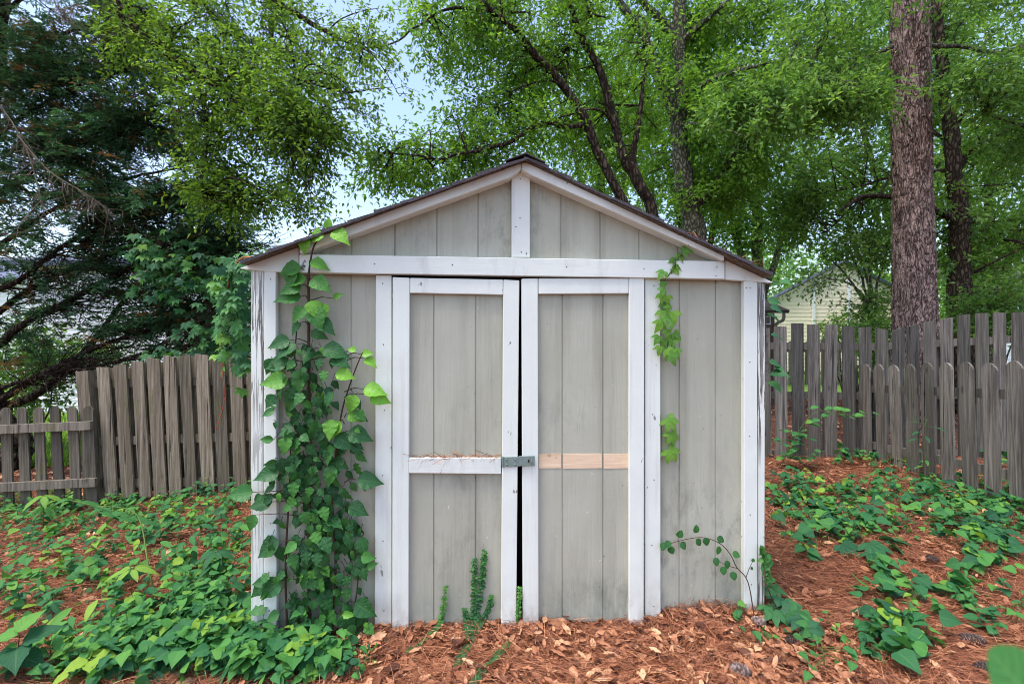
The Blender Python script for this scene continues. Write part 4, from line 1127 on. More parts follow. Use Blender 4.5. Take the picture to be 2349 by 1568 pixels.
# bare twigs fanning off the lower limbs
for p in tw:
    for _ in range(90):
        q = p[rng.integers(6, len(p))]
        L = rng.uniform(.35, 1.1)
        d0 = norm(np.array([.8, rng.normal(0, .35), rng.normal(.12, .22)]))
        c = smooth_path([q, q + d0*L*.5 + rng.normal(0, .05, 3), q + d0*L + [0, 0, rng.normal(.02, .14)]], 7)
        t.wood.tube(c, np.linspace(.008, .002, 7), 4)
        for _ in range(2):
            q2 = c[rng.integers(2, 6)]; d1 = norm(d0 + rng.normal(0, .5, 3)); l2 = L*rng.uniform(.25, .5)
            t.wood.tube(np.array([q2, q2 + d1*l2*.5 + [0, 0, .01], q2 + d1*l2]), [.004, .003, .0015], 3)
for (x, y, rx, ry, d, dd, nb) in [
    (120, 80, 170, 110, 6.2, .7, 40), (260, 60, 90, 80, 6.3, .5, 16), (150, 230, 170, 90, 6.1, .7, 36), (310, 240, 120, 90, 6.2, .6, 28), (120, 370, 160, 80, 6.1, .7, 30), (300, 360, 130, 80, 6.1, .6, 28), (420, 330, 60, 60, 6.2, .4, 10),
    (120, 500, 150, 60, 6.2, .7, 18), (290, 480, 130, 60, 6.2, .6, 24), (430, 470, 100, 50, 6.2, .5, 24), (380, 580, 130, 50, 6.4, .5, 22), (500, 545, 70, 40, 6.4, .5, 16),
    (250, 590, 120, 40, 6.4, .5, 10), (470, 640, 90, 40, 6.5, .5, 12), (60, 600, 100, 60, 6.3, .5, 8), (500, 740, 70, 50, 6.4, .4, 12), (430, 690, 80, 40, 6.5, .4, 7), (490, 800, 70, 22, 6.5, .4, 8), (350, 700, 80, 30, 6.5, .4, 6), (200, 690, 120, 40, 6.5, .4, 7), (300, 770, 120, 30, 6.5, .4, 7), (60, 760, 90, 60, 6.4, .4, 7), (420, 750, 60, 40, 6.4, .4, 7), (-150, 300, 130, 330, 6.5, .8, 30), (150, -80, 250, 80, 6.3, .9, 20)]:
    t.blob(x, y, rx, ry, d, dd, nb, ns=11, K=28, ll=.072, lw=.013, twig=.26, off=.15, droop=.12, tint=(.46, .26), flat=1)
t.done('foliage')

# dead hanging twigs in front of the conifer
b0 = at(60, 330, 5.6)
db = empty('dead_branch', b0); tag(db, 'bare grey dead branch with drooping twigs hanging over the dark evergreen', 'branch')
a = Acc()
mains = [[(-60, 180, 5.5), (10, 255, 5.5), (60, 340, 5.5), (85, 420, 5.5), (105, 500, 5.55)], [(40, 310, 5.5), (110, 390, 5.5), (190, 440, 5.5), (250, 480, 5.5)], [(230, -60, 5.4), (262, 10, 5.4), (300, 70, 5.4)], [(110, -40, 5.4), (135, 20, 5.4), (180, 10, 5.4)]]
for L in mains:
    p = smooth_path(P(*L), 24); a.tube(p, np.linspace(.009, .003, 24), 6)
    for _ in range(60):
        q = p[rng.integers(1, 24)]; l = rng.uniform(.15, .5)
        d0 = norm(np.array([rng.normal(.1, .5), rng.normal(0, .4), -.7])); 
        c = smooth_path([q, q + d0*l*.5 + rng.normal(0, .04, 3), q + d0*l + rng.normal(0, .06, 3)], 8)
        a.tube(c, np.linspace(.0032, .0012, 8), 4)
a.build('twigs', MAT['dead_twig'], db, True, b0)

# --- crape myrtle behind the right fence
TM = 10.2
b = at(1999, 900, TM); b[2] = -.05
t = Tree('multi_stem_shrub', 'tall shrub with many thin pale stems left of the pine trunk', 'shrub', b, 'far_leaf', 'grey_bark')
for L in ([(2000, 756, TM), (1988, 630, TM), (1964, 572, TM), (1940, 520, TM)], [(1998, 756, TM), (1970, 674, TM), (1929, 616, TM), (1890, 590, TM)], [(2001, 756, TM), (1998, 650, TM), (1990, 580, TM), (1985, 520, TM)], [(2000, 760, TM), (1980, 650, TM + .2), (1950, 580, TM + .2), (1920, 540, TM + .3)], [(2003, 760, TM), (2010, 660, TM), (2030, 600, TM), (2040, 540, TM)], [(2000, 760, TM), (1985, 690, TM - .2), (1950, 650, TM - .4), (1900, 640, TM - .6)]):
    t.limb([b + rng.normal(0, .03, 3), *P(*L)], .035, .012, 18, 6)
for (x, y, rx, ry, d, dd, nb) in [(1980, 550, 80, 50, 10.2, .6, 14), (1930, 560, 50, 22, 9.9, .6, 6), (2020, 560, 60, 60, 10.3, .6, 10), (2010, 690, 40, 40, 10, .5, 7), (1865, 655, 26, 10, 9.5, .3, 3), (1995, 740, 50, 30, 9.8, .5, 8)]:
    t.blob(x, y, rx, ry, d, dd, nb, ns=9, K=13, ll=.09, lw=.04, twig=.3, off=.18, tint=(.6, .2))
t.done()

# --- background trees beyond the gardens
def bg_tree(name, label, px, d, top, rad, nb, leaf='far_leaf', ll=.16, tint=(.5, .2), low=600, bark='grey_bark'):
    b = at(px, 800, d); b[2] = -.05
    t = Tree(name, label, 'tree', b, leaf, bark, 'trees beyond the gardens'); t.k = .6
    rt = .018*d if rad > 60 else .06
    t.limb([b, *P((px + 4, 800 - (800 - top)*.15, d), (px - 6, (800 + top)/2, d), (px, top + (low - top)*.25, d))], rt, rt*.3, 16, 8, flare=.08 if rad > 60 else 0)
    for s in (-1, 1):
        t.limb(P((px, (low + 800)/2, d), (px + s*rad*.5, (low + top)/2, d - .3), (px + s*rad*.8, (low + top)/2 - rad*.6, d - .5)), rt*.4, .02, 12, 6)
    cy = (low + top)/2
    t.blob(px, cy, rad, (low - top)/2, d, rad/F*d*.7, nb, ns=10, K=13, ll=ll, lw=ll*.5, twig=ll*4, off=ll*2.6, tint=tint)
    t.done()
bg_tree('background_tree', 'pale green tree behind the forked trunk at the far right', 2270, 15, 260, 150, 90, 'far_leaf', .17, (.55, .2), 700)
bg_tree('background_tree', 'broad tree filling the gap between grey trunk and pine', 1740, 15.5, 160, 190, 120, 'oak_right', .17, (.7, .2), 640)
bg_tree('background_tree', 'tree standing straight behind the shed ridge', 1380, 14, 60, 170, 90, 'oak_mid', .16, (.6, .2), 480)
bg_tree('background_tree', 'tall tree high behind the pine trunk', 2080, 17, -80, 240, 120, 'oak_right', .19, (.6, .2), 520)
bg_tree('background_tree', 'small pale tree just above the left eave of the shed', 622, 18, 545, 46, 14, 'far_leaf', .16, (.7, .2), 640)
bg_tree('background_tree', 'tall tree behind the grey trunk', 1600, 16, 20, 180, 90, 'oak_right', .18, (.6, .2), 560)
# the woods that close the view beyond every garden
fa = Acc(); n = 52000
fx = rng.uniform(-75, 75, n); fd = rng.uniform(42, 56, n)
hmax = 6.2 + 1.2*np.sin(fx*.31) + .9*np.sin(fx*.83 + 1) + .6*np.sin(fx*1.7 + 2)
hmax = hmax + 3.5*sm((fx - 12)/10)
fz = hmax*rng.random(n)**.75
fa_ax = rng.normal(0, 1, (n, 3)); s_, a_, n_ = frames(fa_ax, np.array([0, -.6, .8]) + rng.normal(0, .6, (n, 3)))
sz_f = rng.uniform(.35, .7, n)
fa.inst(SMALL, np.stack([fx, fd, fz], -1), s_, a_, n_, np.stack([sz_f*.6, sz_f, sz_f], -1), np.clip(rng.normal(.45, .2, n) + .25*np.sin(fx*2.1 + fz), 0, 1))
for i in range(70):
    x0, d0 = rng.uniform(-74, 74), rng.uniform(44, 55)
    fa.tube(np.array([[x0, d0, -.1], [x0 + rng.normal(0, .2), d0, 3], [x0 + rng.normal(0, .5), d0, 5.5]]), [.18, .14, .06], 6, 0)
tag(fa.build('distant_woods', MAT['far_leaf']), 'green woods closing the view beyond the gardens', 'woods', kind='stuff')
# shrubs behind the fences
def shrub(label, px, py, rx, ry, d, nb, leaf='far_leaf', ll=.09, tint=(.6, .2)):
    b = at(px, 900, d); b[2] = float(gh(b[0], b[1])) - .02
    t = Tree('leafy_shrub', label, 'shrub', b, leaf, 'grey_bark')
    for _ in range(5):
        q = at(px + rng.uniform(-.7, .7)*rx, py + rng.uniform(-.6, .4)*ry, d + rng.uniform(-.3, .3))
        t.limb([b + rng.normal(0, .05, 3), (b + q)/2 + rng.normal(0, .08, 3), q], .022, .006, 10, 5)
    t.blob(px, py, rx, ry, d, .4, nb, ns=9, K=12, ll=ll, lw=ll*.5, twig=.26, off=.15, tint=tint)
    t.done()
shrub('bright green bush behind the low left pickets', 60, 840, 120, 120, 7.4, 34, 'far_leaf', .08, (.35, .25))
shrub('green bush beside the white house corner', 230, 810, 70, 60, 8.6, 14, 'far_leaf', .08, (.4, .25))
shrub('pale bush in front of the cream house wall', 1935, 748, 36, 20, 12.0, 6, 'far_leaf', .11, (.7, .2))
shrub('dark bush between pine and far right house', 2280, 700, 110, 50, 8.4, 26, 'oak_right', .09, (.4, .2))
shrub('green bush tucked behind the dip of the right fence', 2040, 790, 70, 60, 8.2, 14, 'oak_right', .09, (.45, .2))

# =================================================================== VINES ON THE SHED
def wp(px, py, off): s, z = sp(px, py, off); return l2w(s, -off, z)
FRONT = np.array([ST, -CT, 0])         # direction the shed front faces
RIGHT = np.array([CT, ST, 0])

def hang(acc, tpl, pts, sizes, tints, ang, tiltn=.5, jit=.3):
    """leaves pinned to the wall: ang is the tip direction in the wall plane (0 = down)"""
    pts = np.array(pts); n = len(pts); ang = np.asarray(ang)
    ax = RIGHT[None]*np.sin(ang)[:, None] + np.array([0, 0, -1.0])[None]*np.cos(ang)[:, None] + FRONT*rng.uniform(.05, .45, n)[:, None]
    up = FRONT[None] + np.array([0, 0, 1.0])*tiltn + rng.normal(0, jit, (n, 3))
    s_, a_, n_ = frames(ax, up)
    acc.inst(tpl, pts, s_, a_, n_, np.asarray(sizes), np.asarray(tints))

vb = wp(715, 1455, .06)
vine = empty('climbing_vine', vb); tag(vine, 'dense broad leaved vine climbing the left front panel up to the eave', 'vine')
st = Acc(); lf = Acc()
stems = [[(712, 1470, .05), (708, 1300, .05), (712, 1100, .045), (710, 950, .04), (709, 800, .04), (709, 700, .05), (708, 640, .06), (712, 600, .08), (722, 560, .09), (742, 538, .10), (758, 528, .11)],
         [(760, 1470, .05), (770, 1300, .05), (762, 1150, .05), (770, 1050, .05), (783, 950, .06), (800, 890, .08), (818, 840, .10), (832, 808, .11)],
         [(660, 1470, .05), (655, 1300, .04), (665, 1100, .04), (668, 960, .04), (674, 850, .04), (680, 760, .04), (684, 700, .04)],
         [(800, 1460, .05), (815, 1380, .05), (822, 1310, .06), (812, 1260, .06)]]
for i, s in enumerate(stems):
    p = smooth_path([wp(*q) for q in s], 60); st.tube(p, np.linspace([.008, .006, .005, .004][i], .0025, 60), 7)
# the dense curtain
pts, sz, tn, an = [], [], [], []
zones = [(1300, 1500, 612, 838, 170), (1080, 1300, 626, 828, 180), (900, 1080, 628, 815, 135), (790, 900, 626, 780, 40)]
for y0, y1, x0, x1, n in zones:
    for _ in range(n):
        cx = rng.normal((x0 + x1)/2, (x1 - x0)*.27); cx = min(max(cx, x0), x1); y = rng.uniform(y0, y1); o = rng.uniform(.025, .11)
        if x0 + 120 < cx and y < 1000 and y > 905 and cx > 740 and rng.random() < .5: continue
        pts.append(wp(cx, y, o)); s = rng.choice([.036, .052, .068, .092], p=[.25, .35, .28, .12])*rng.uniform(.85, 1.1)
        sz.append(s); tn.append(np.clip(rng.normal(.34, .16) + (.2 if o > .09 else 0), 0, .85)); an.append(rng.normal((cx - 725)/110*.5, .6))
        st.tube(np.array([wp(cx + rng.uniform(-12, 12), y - rng.uniform(4, 16), .03), pts[-1]]), [.0016, .0012], 3)
half = np.arange(len(pts)) % 3 == 0
OV2 = leaf_tpl([(0, .02), (.06, .10), (.16, .22), (.28, .30), (.38, .285), (.46, .29), (.56, .24), (.66, .20), (.76, .13), (.88, .05), (1, .003)], 5, .45, .5, .16)
OV3 = leaf_tpl([(-.03, .05), (.05, .24), (.15, .38), (.26, .40), (.36, .36), (.44, .36), (.54, .29), (.66, .22), (.78, .12), (.9, .05), (1, .003)], 5, .12, .15, .2)
for q, tp in ((0, OVATE), (1, OV2), (2, OV3)):
    sel = [i for i in range(len(pts)) if i % 3 == q]
    hang(lf, tp, [pts[i] for i in sel], [sz[i] for i in sel], [tn[i] for i in sel], [an[i] for i in sel], .55, .42)
# named single leaves, measured: x, y of the stalk end, size, direction (deg, 0 down, + right), tint
for x, y, s, dg, tt, o in [
    (745, 533, .10, -65, .95, .11), (765, 530, .11, 55, .98, .12), (752, 525, .06, 170, .95, .11), (700, 545, .085, -5, .95, .10), (712, 600, .10, 75, .8, .09), (690, 612, .12, -75, .66, .07), (672, 618, .10, -15, .6, .08),
    (702, 640, .12, -80, .72, .07), (715, 640, .12, 62, .7, .08), (690, 655, .11, -70, .6, .07), (725, 652, .07, 90, .8, .08), (690, 680, .13, -85, .55, .06), (712, 690, .11, 30, .9, .09), (735, 695, .10, 15, .92, .08), (765, 684, .055, 120, .8, .06), (700, 705, .10, -40, .7, .08),
    (720, 705, .13, 20, .62, .09), (730, 735, .11, 55, .4, .08), (690, 740, .08, -40, .45, .05), (665, 780, .11, -75, .34, .07), (715, 760, .09, 70, .4, .06), (680, 790, .12, -60, .36, .08), (740, 800, .14, 80, .36, .09), (760, 820, .11, 70, .3, .09), (660, 830, .12, -80, .38, .08),
    (770, 855, .10, 80, .98, .11), (660, 870, .13, -85, .8, .10), (690, 860, .10, -10, .6, .09), (830, 812, .06, 100, .97, .11), (838, 822, .075, 60, .95, .11), (818, 803, .05, -100, .95, .11), (815, 905, .10, -20, .9, .12), (835, 892, .12, 85, .95, .12), (850, 905, .11, 70, .97, .12), (780, 965, .10, -30, .92, .10), (800, 950, .07, 60, .85, .10),
    (770, 1000, .12, 60, .3, .09), (800, 990, .13, 75, .32, .08), (820, 1100, .13, 85, .22, .08), (640, 1080, .12, -80, .25, .08), (625, 1150, .12, -85, .25, .07), (640, 1240, .14, -60, .3, .08), (645, 1330, .13, -55, .35, .08), (800, 1160, .11, 70, .2, .08), (815, 1380, .13, 60, .3, .08), (790, 1400, .12, 20, .3, .09), (840, 1300, .06, 110, .6, .06),
    (580, 1128, .12, -90, .5, .11), (600, 1135, .05, -60, .4, .1), (585, 1180, .085, -20, .6, .12)]:
    hang(lf, OVATE, [wp(x, y, o)], [s*.92], [tt], [R(dg)], .55, .15)
    st.tube(np.array([wp(709 if x < 770 else 790, y + 6, .04), wp((x + (709 if x < 770 else 790))/2, y - 3, o*.8), wp(x, y, o)]), [.0025, .002, .0014], 4)
st.build('stems', MAT['vine_stem'], vine, True, vb); lf.build('foliage', MAT['vine_leaf'], vine, True, vb)

# light green creeper hanging by the right jamb
cb = wp(1545, 640, .05)
cr = empty('hanging_creeper', cb); tag(cr, 'light green creeper strand hanging beside the right door jamb', 'vine')
st, lf = Acc(), Acc()
p = smooth_path([wp(*q) for q in ((1566, 575, .06), (1550, 600, .065), (1538, 625, .065), (1522, 650, .04), (1520, 700, .03), (1528, 760, .03), (1532, 800, .03))], 50); st.tube(p, np.linspace(.004, .002, 50), 5)
pts, sz, tn, an = [], [], [], []
for x, y in [(1566, 574), (1556, 582), (1548, 592), (1552, 604), (1534, 612), (1524, 622), (1546, 614), (1522, 646), (1522, 662), (1516, 674), (1530, 678), (1524, 692), (1534, 700), (1520, 712), (1544, 714), (1526, 726), (1518, 738), (1538, 742), (1530, 756), (1546, 762), (1512, 770), (1524, 778), (1540, 782), (1514, 794), (1530, 800), (1550, 800), (1538, 812), (1546, 770)]:
    pts.append(wp(x, y, rng.uniform(.045, .085))); sz.append(rng.uniform(.042, .068)); tn.append(rng.uniform(.7, 1)); an.append(rng.normal((x - 1528)/20*.7, .4))
hang(lf, TRI3, pts, sz, tn, an, .5, .25)
st.build('stem', MAT['green_stem'], cr, True, cb); lf.build('foliage', MAT['creeper_leaf'], cr, True, cb)
# three loose leaves lower on the jamb edge
cb = wp(1520, 1000, .03)
cr = empty('creeper_sprig', cb); tag(cr, 'three separate light green creeper leaves poking out beside the right door jamb', 'vine')
st, lf = Acc(), Acc()
p = smooth_path([wp(*q) for q in ((1515, 950, .012), (1518, 1000, .012), (1516, 1050, .012))], 12); st.tube(p, .0015, 5)
pts, an = [], []
for x, y in ((1532, 960), (1540, 992), (1534, 1030)):
    pts.append(wp(x, y, .03)); an.append(rng.normal(.5, .2)); st.tube(np.array([wp(1516, y + 4, .012), wp(x, y, .03)]), .0012, 4)
hang(lf, PALM5, pts, [.075, .07, .078], [.9, .92, .95], an, .4, .1)
st.build('stem', MAT['green_stem'], cr, True, cb); lf.build('foliage', MAT['creeper_leaf'], cr, True, cb)
# round-leaved sprig on the right panel
cb = wp(1732, 1385, .05); cb = gp(1735, 1425)
cr = empty('round_leaved_sprig', cb); tag(cr, 'thin arching sprig with small round leaves across the right panel', 'vine')
st, lf = Acc(), Acc()
main = [(1733, 1440, .12), (1728, 1400, .09), (1720, 1350, .07), (1710, 1322, .06), (1690, 1300, .05), (1675, 1270, .045), (1650, 1245, .04), (1610, 1232, .035), (1565, 1238, .03), (1525, 1250, .03)]
p = smooth_path([wp(*q) for q in main], 60); st.tube(p, np.linspace(.0032, .0014, 60), 5)
for L in ([(1692, 1303, .05), (1665, 1295, .05), (1640, 1280, .045)], [(1711, 1324, .06), (1718, 1305, .07), (1726, 1288, .075)]):
    st.tube(smooth_path([wp(*q) for q in L], 12), np.linspace(.002, .001, 12), 5)
pts, an = [], []
for x, y, g in [(1523, 1243, -20), (1538, 1242, -60), (1536, 1252, 20), (1556, 1232, 160), (1562, 1242, 30), (1596, 1222, 175), (1597, 1236, 40), (1618, 1232, 10), (1645, 1232, 60), (1650, 1252, -20), (1680, 1268, 70), (1640, 1278, 10), (1666, 1285, 10), (1658, 1298, 0), (1680, 1310, 5), (1726, 1288, 160), (1722, 1300, 40)]:
    pts.append(wp(x, y, .05)); an.append(R(g))
hang(lf, ROUND, pts, [.042]*15 + [.02, .018], rng.uniform(.3, .55, len(pts)), an, .25, .15)
st.build('stem', MAT['vine_stem'], cr, True, cb); lf.build('foliage', MAT['vine_leaf'], cr, True, cb)

# little upright shoots at the foot of the doors
def shoot(label, strands, size, tint):
    b = gp(strands[0][0][0], min(1560, strands[0][0][1]))
    o = empty('creeping_fig_shoot', b); tag(o, label, 'plant', 'small creeping shoots at the doors')
    st, lf = Acc(), Acc()
    for L in strands:
        q = []
        for x, y, k in L: q.append(gp(x, y, .028) if k == 'g' else wp(x, y, k))
        n = int(sum(np.linalg.norm(np.array(q[i+1]) - q[i]) for i in range(len(q) - 1))/.016) + 4
        p = smooth_path(q, n); st.tube(p, np.linspace(.0022, .0012, n), 4)
        pts, sz, tn, an = [], [], [], []
        for i, c in enumerate(p):
            for s in (-1, 1):
                pts.append(c + FRONT*rng.uniform(0, .008)); sz.append(size*rng.uniform(.7, 1.15)*(1 - .35*i/n)); tn.append(np.clip(tint + .35*i/n + rng.normal(0, .1), 0, 1)); an.append(s*rng.uniform(.9, 1.9))
        hang(lf, ROUND, pts, sz, tn, an, .7, .35)
    st.build('stem', MAT['green_stem'], o, True, b); lf.build('foliage', MAT['vine_leaf'], o, True, b)
shoot('short creeping shoot climbing the left door panel nearest the jamb', [[(940, 1490, 'g'), (985, 1455, 'g'), (1010, 1425, .03), (1017, 1390, .028), (1022, 1345, .028)]], .022, .4)
shoot('taller pair of dark creeping shoots on the left door panel', [[(1050, 1520, 'g'), (1075, 1470, 'g'), (1085, 1420, .03), (1088, 1350, .028), (1088, 1280, .028)], [(1075, 1470, 'g'), (1090, 1420, .03), (1103, 1350, .028), (1108, 1300, .028), (1112, 1262, .028)], [(1075, 1470, 'g'), (1105, 1420, .03), (1122, 1390, .03), (1128, 1365, .03)], [(1075, 1470, 'g'), (1070, 1420, .03), (1066, 1395, .03)]], .026, .2)
shoot('thin creeping shoot rising in the gap between the doors', [[(1085, 1560, 'g'), (1130, 1510, 'g'), (1165, 1475, 'g'), (1184, 1440, .05), (1190, 1390, .05), (1192, 1345, .05)]], .022, .4)

# creeper at the right corner foot
cb = gp(1762, 1400)
cr = empty('corner_creeper', cb); tag(cr, 'blue green five leaflet creeper spilling from the foot of the right corner post', 'vine')
st, lf = Acc(), Acc()
p = smooth_path([wp(1745, 1250, .05), wp(1752, 1300, .06), wp(1760, 1345, .1), gp(1790, 1400, .05), gp(1850, 1420, .06)], 30); st.tube(p, .003, 5)
pts, sz, tn, an = [], [], [], []
for i in range(34):
    x, y = 1748 + rng.normal(0, 6) + i*.5, 1250 + i*2.6
    pts.append(wp(x, y, .06)); sz.append(rng.uniform(.03, .045)); tn.append(rng.uniform(.4, .65)); an.append(rng.normal(0, .8))
hang(lf, OVATE, pts, sz, tn, an, .5, .3)
pts, sz = [], []
for x, y in [(1768, 1335), (1780, 1352), (1790, 1362), (1760, 1378), (1775, 1390), (1800, 1372), (1818, 1380), (1840, 1390), (1850, 1412), (1832, 1408), (1812, 1395), (1795, 1385), (1862, 1425), (1845, 1428)]:
    pts.append(gp(x, y + 10, .07)); sz.append(rng.uniform(.07, .095))
n = len(pts); ax = np.stack([rng.normal(.2, .5, n), -np.abs(rng.normal(.8, .3, n)), rng.normal(-.25, .15, n)], -1); up = np.array([0, -.7, 1]) + rng.normal(0, .3, (n, 3))
s_, a_, n_ = frames(ax, up); lf.inst(PALM5, np.array(pts), s_, a_, n_, np.array(sz), np.clip(rng.normal(.2, .2, n), 0, .7))
for q in pts: st.tube(np.array([p[np.argmin(np.linalg.norm(p - q, axis=1))], q]), .002, 4)
st.build('stem', MAT['vine_stem'], cr, True, cb); lf.build('foliage', MAT['creeper_leaf'], cr, True, cb)

# creeper beyond the left eave, hanging over the board fence
cb = at(520, 700, 3.6)
cr = empty('eave_creeper', cb); tag(cr, 'creeper with a red hanging stem draped beside the left eave', 'vine')
st, lf = Acc(), Acc()
D0 = 3.4
p1 = smooth_path(P((600, 600, 2.9), (560, 590, 3.1), (535, 620, 3.3), (514, 700, D0), (508, 780, D0), (512, 860, D0), (514, 920, D0), (496, 985, D0)), 50)
st.tube(p1, np.linspace(.006, .0025, 50), 5)
pts, sz, tn, ax = [], [], [], []
for (x, y, rx, ry, n, t0) in [(540, 625, 34, 40, 50, .35), (522, 700, 26, 46, 40, .4), (555, 720, 22, 80, 44, .15), (552, 800, 22, 50, 26, .3), (500, 660, 26, 30, 18, .7), (510, 790, 12, 60, 14, .85), (560, 600, 20, 20, 14, .5)]:
    for _ in range(n):
        pts.append(at(x + rng.normal(0, .5)*rx, y + rng.normal(0, .6)*ry, D0 + rng.uniform(-.25, .25))); sz.append(rng.uniform(.045, .08)); tn.append(np.clip(rng.normal(t0, .18), 0, 1))
pts = np.array(pts); n = len(pts); ax = np.stack([rng.normal(0, .6, n), rng.normal(-.5, .4, n), rng.normal(-.6, .3, n)], -1); up = np.array([0, -.5, 1]) + rng.normal(0, .3, (n, 3))
s_, a_, n_ = frames(ax, up); lf.inst(PALM5, pts, s_, a_, n_, np.array(sz), np.array(tn))
for q in pts:
    c = p1[np.argmin(np.linalg.norm(p1 - q, axis=1))]; lf.tube(np.array([c, (c + q)/2 + [0, 0, .03], q]), [.0022, .0016, .0012], 4, .3)
st.build('stem', MAT['red_stem'], cr, True, cb); lf.build('foliage', MAT['creeper_leaf'], cr, True, cb)
# broad leaved creeper in the conifer
cb = at(450, 680, 5.9)
cr = empty('broadleaf_creeper', cb); tag(cr, 'broad leaved creeper tangled in the evergreen above the brown board fence', 'vine')
st, lf = Acc(), Acc()
pts, sz, tn = [], [], []
p1 = smooth_path(P((560, 830, 5.6), (520, 760, 5.7), (470, 690, 5.8), (430, 620, 5.8), (380, 560, 5.8)), 30); st.tube(p1, np.linspace(.012, .004, 30), 5)
for (x, y, rx, ry, n) in [(450, 650, 110, 50, 200), (380, 590, 100, 40, 90), (500, 760, 70, 60, 110), (440, 810, 90, 30, 60), (330, 560, 60, 30, 30), (350, 640, 60, 30, 30)]:
    for _ in range(n):
        pts.append(at(x + rng.normal(0, .5)*rx, y + rng.normal(0, .55)*ry, 5.8 + rng.uniform(-.4, .4))); sz.append(rng.uniform(.065, .11)); tn.append(np.clip(rng.normal(.3, .2), 0, 1))
pts = np.array(pts); n = len(pts); ax = np.stack([rng.normal(0, .6, n), rng.normal(-.5, .4, n), rng.normal(-.5, .3, n)], -1); up = np.array([0, -.5, 1]) + rng.normal(0, .35, (n, 3))
s_, a_, n_ = frames(ax, up); lf.inst(PALM5, pts, s_, a_, n_, np.array(sz), np.array(tn))
for q in pts[::2]:
    c = p1[np.argmin(np.linalg.norm(p1 - q, axis=1))]; st.tube(np.array([c, (c + q)/2 + [0, 0, .06], q]), [.004, .003, .002], 4)
st.build('stem', MAT['vine_stem'], cr, True, cb); lf.build('foliage', MAT['creeper_leaf'], cr, True, cb)
# creeper leaves along the right wall
cb = at(1765, 760, 2.75)
cr = empty('side_wall_creeper', cb); tag(cr, 'few broad green leaves of a creeper peeping past the right corner board', 'vine')
st, lf = Acc(), Acc()
p1 = smooth_path(P((1750, 650, 2.95), (1756, 760, 2.95), (1752, 860, 2.95), (1755, 1000, 2.95)), 20); st.tube(p1, .003, 5)
pts = P((1762, 690, 2.9), (1766, 705, 2.85), (1758, 720, 2.9), (1768, 768, 2.8), (1764, 830, 2.8), (1776, 840, 2.8), (1768, 855, 2.8), (1772, 650, 2.9), (1785, 645, 2.9), (1764, 875, 2.85)); n = len(pts)
ax = np.stack([rng.normal(.8, .3, n), rng.normal(-.4, .3, n), rng.normal(-.2, .3, n)], -1)
s_, a_, n_ = frames(ax, np.array([0, -.7, 1]) + rng.normal(0, .2, (n, 3))); lf.inst(OVATE, np.array(pts), s_, a_, n_, rng.uniform(.07, .11, n), np.clip(rng.normal(.25, .15, n), 0, 1))
for q in pts:
    c = p1[np.argmin(np.linalg.norm(p1 - q, axis=1))]; st.tube(np.array([c, q]), [.002, .0015], 4)
st.build('stem', MAT['vine_stem'], cr, True, cb); lf.build('foliage', MAT['creeper_leaf'], cr, True, cb)

# =================================================================== GROUND COVER AND SEEDLINGS
def cover(acc, stacc, tpl, pts, hmin, hmax, smin, smax, tint, tj=.18, lean=.3):
    n = len(pts); pts = np.array(pts)
    h = rng.uniform(hmin, hmax, n); q = pts.copy(); q[:, 2] = gh(q[:, 0], q[:, 1]) + h; q[:, :2] += rng.normal(0, .02, (n, 2))
    th = rng.uniform(0, 2*math.pi, n)
    ax = np.stack([np.cos(th), np.sin(th) - .4, rng.normal(-.12, .2, n)], -1)
    up = np.array([0, -.25, 1.0]) + rng.normal(0, lean, (n, 3))
    s_, a_, n_ = frames(ax, up); acc.inst(tpl, q, s_, a_, n_, rng.uniform(smin, smax, n), np.where(rng.random(n) < .05, rng.uniform(.85, 1, n), np.clip(rng.normal(tint, tj, n), 0, .78)))
    for i in range(n):
        stacc.append((pts[i], q[i]))

def stems_build(lst, acc, r=.0014):
    A_ = np.array([x for x, _ in lst]); B_ = np.array([y for _, y in lst]); A_[:, 2] = gh(A_[:, 0], A_[:, 1]) - .005
    d = norm(B_ - A_); s = norm(np.cross(d, [0, -1, 0.01])); n = len(A_)
    t3 = np.cross(d, s)
    V = np.stack([A_ + s*r, A_ - s*r*.5 + t3*r*.87, A_ - s*r*.5 - t3*r*.87, B_ + s*r*.7, B_ - s*r*.35 + t3*r*.6, B_ - s*r*.35 - t3*r*.6], 1).reshape(-1, 3)
    T = np.array([(0, 1, 4), (0, 4, 3), (1, 2, 5), (1, 5, 4), (2, 0, 3), (2, 3, 5)])
    acc.add(V, (T[None] + (np.arange(n)*6)[:, None, None]).reshape(-1, 3), .5)

def blobpts(lst, k=.58):
    out = []
    for x, y, rx, ry, n in lst:
        for _ in range(max(2, int(n*k + .5)) if n > 12 else n):
            for _t in range(6):
                r = math.sqrt(rng.random()); an = rng.uniform(0, 6.283)
                px, py = x + rx*r*math.cos(an), max(1010, y + ry*r*math.sin(an))
                p = gp(px, py)
                if not in_shed(p[0], p[1], .04): out.append(p); break
    return out

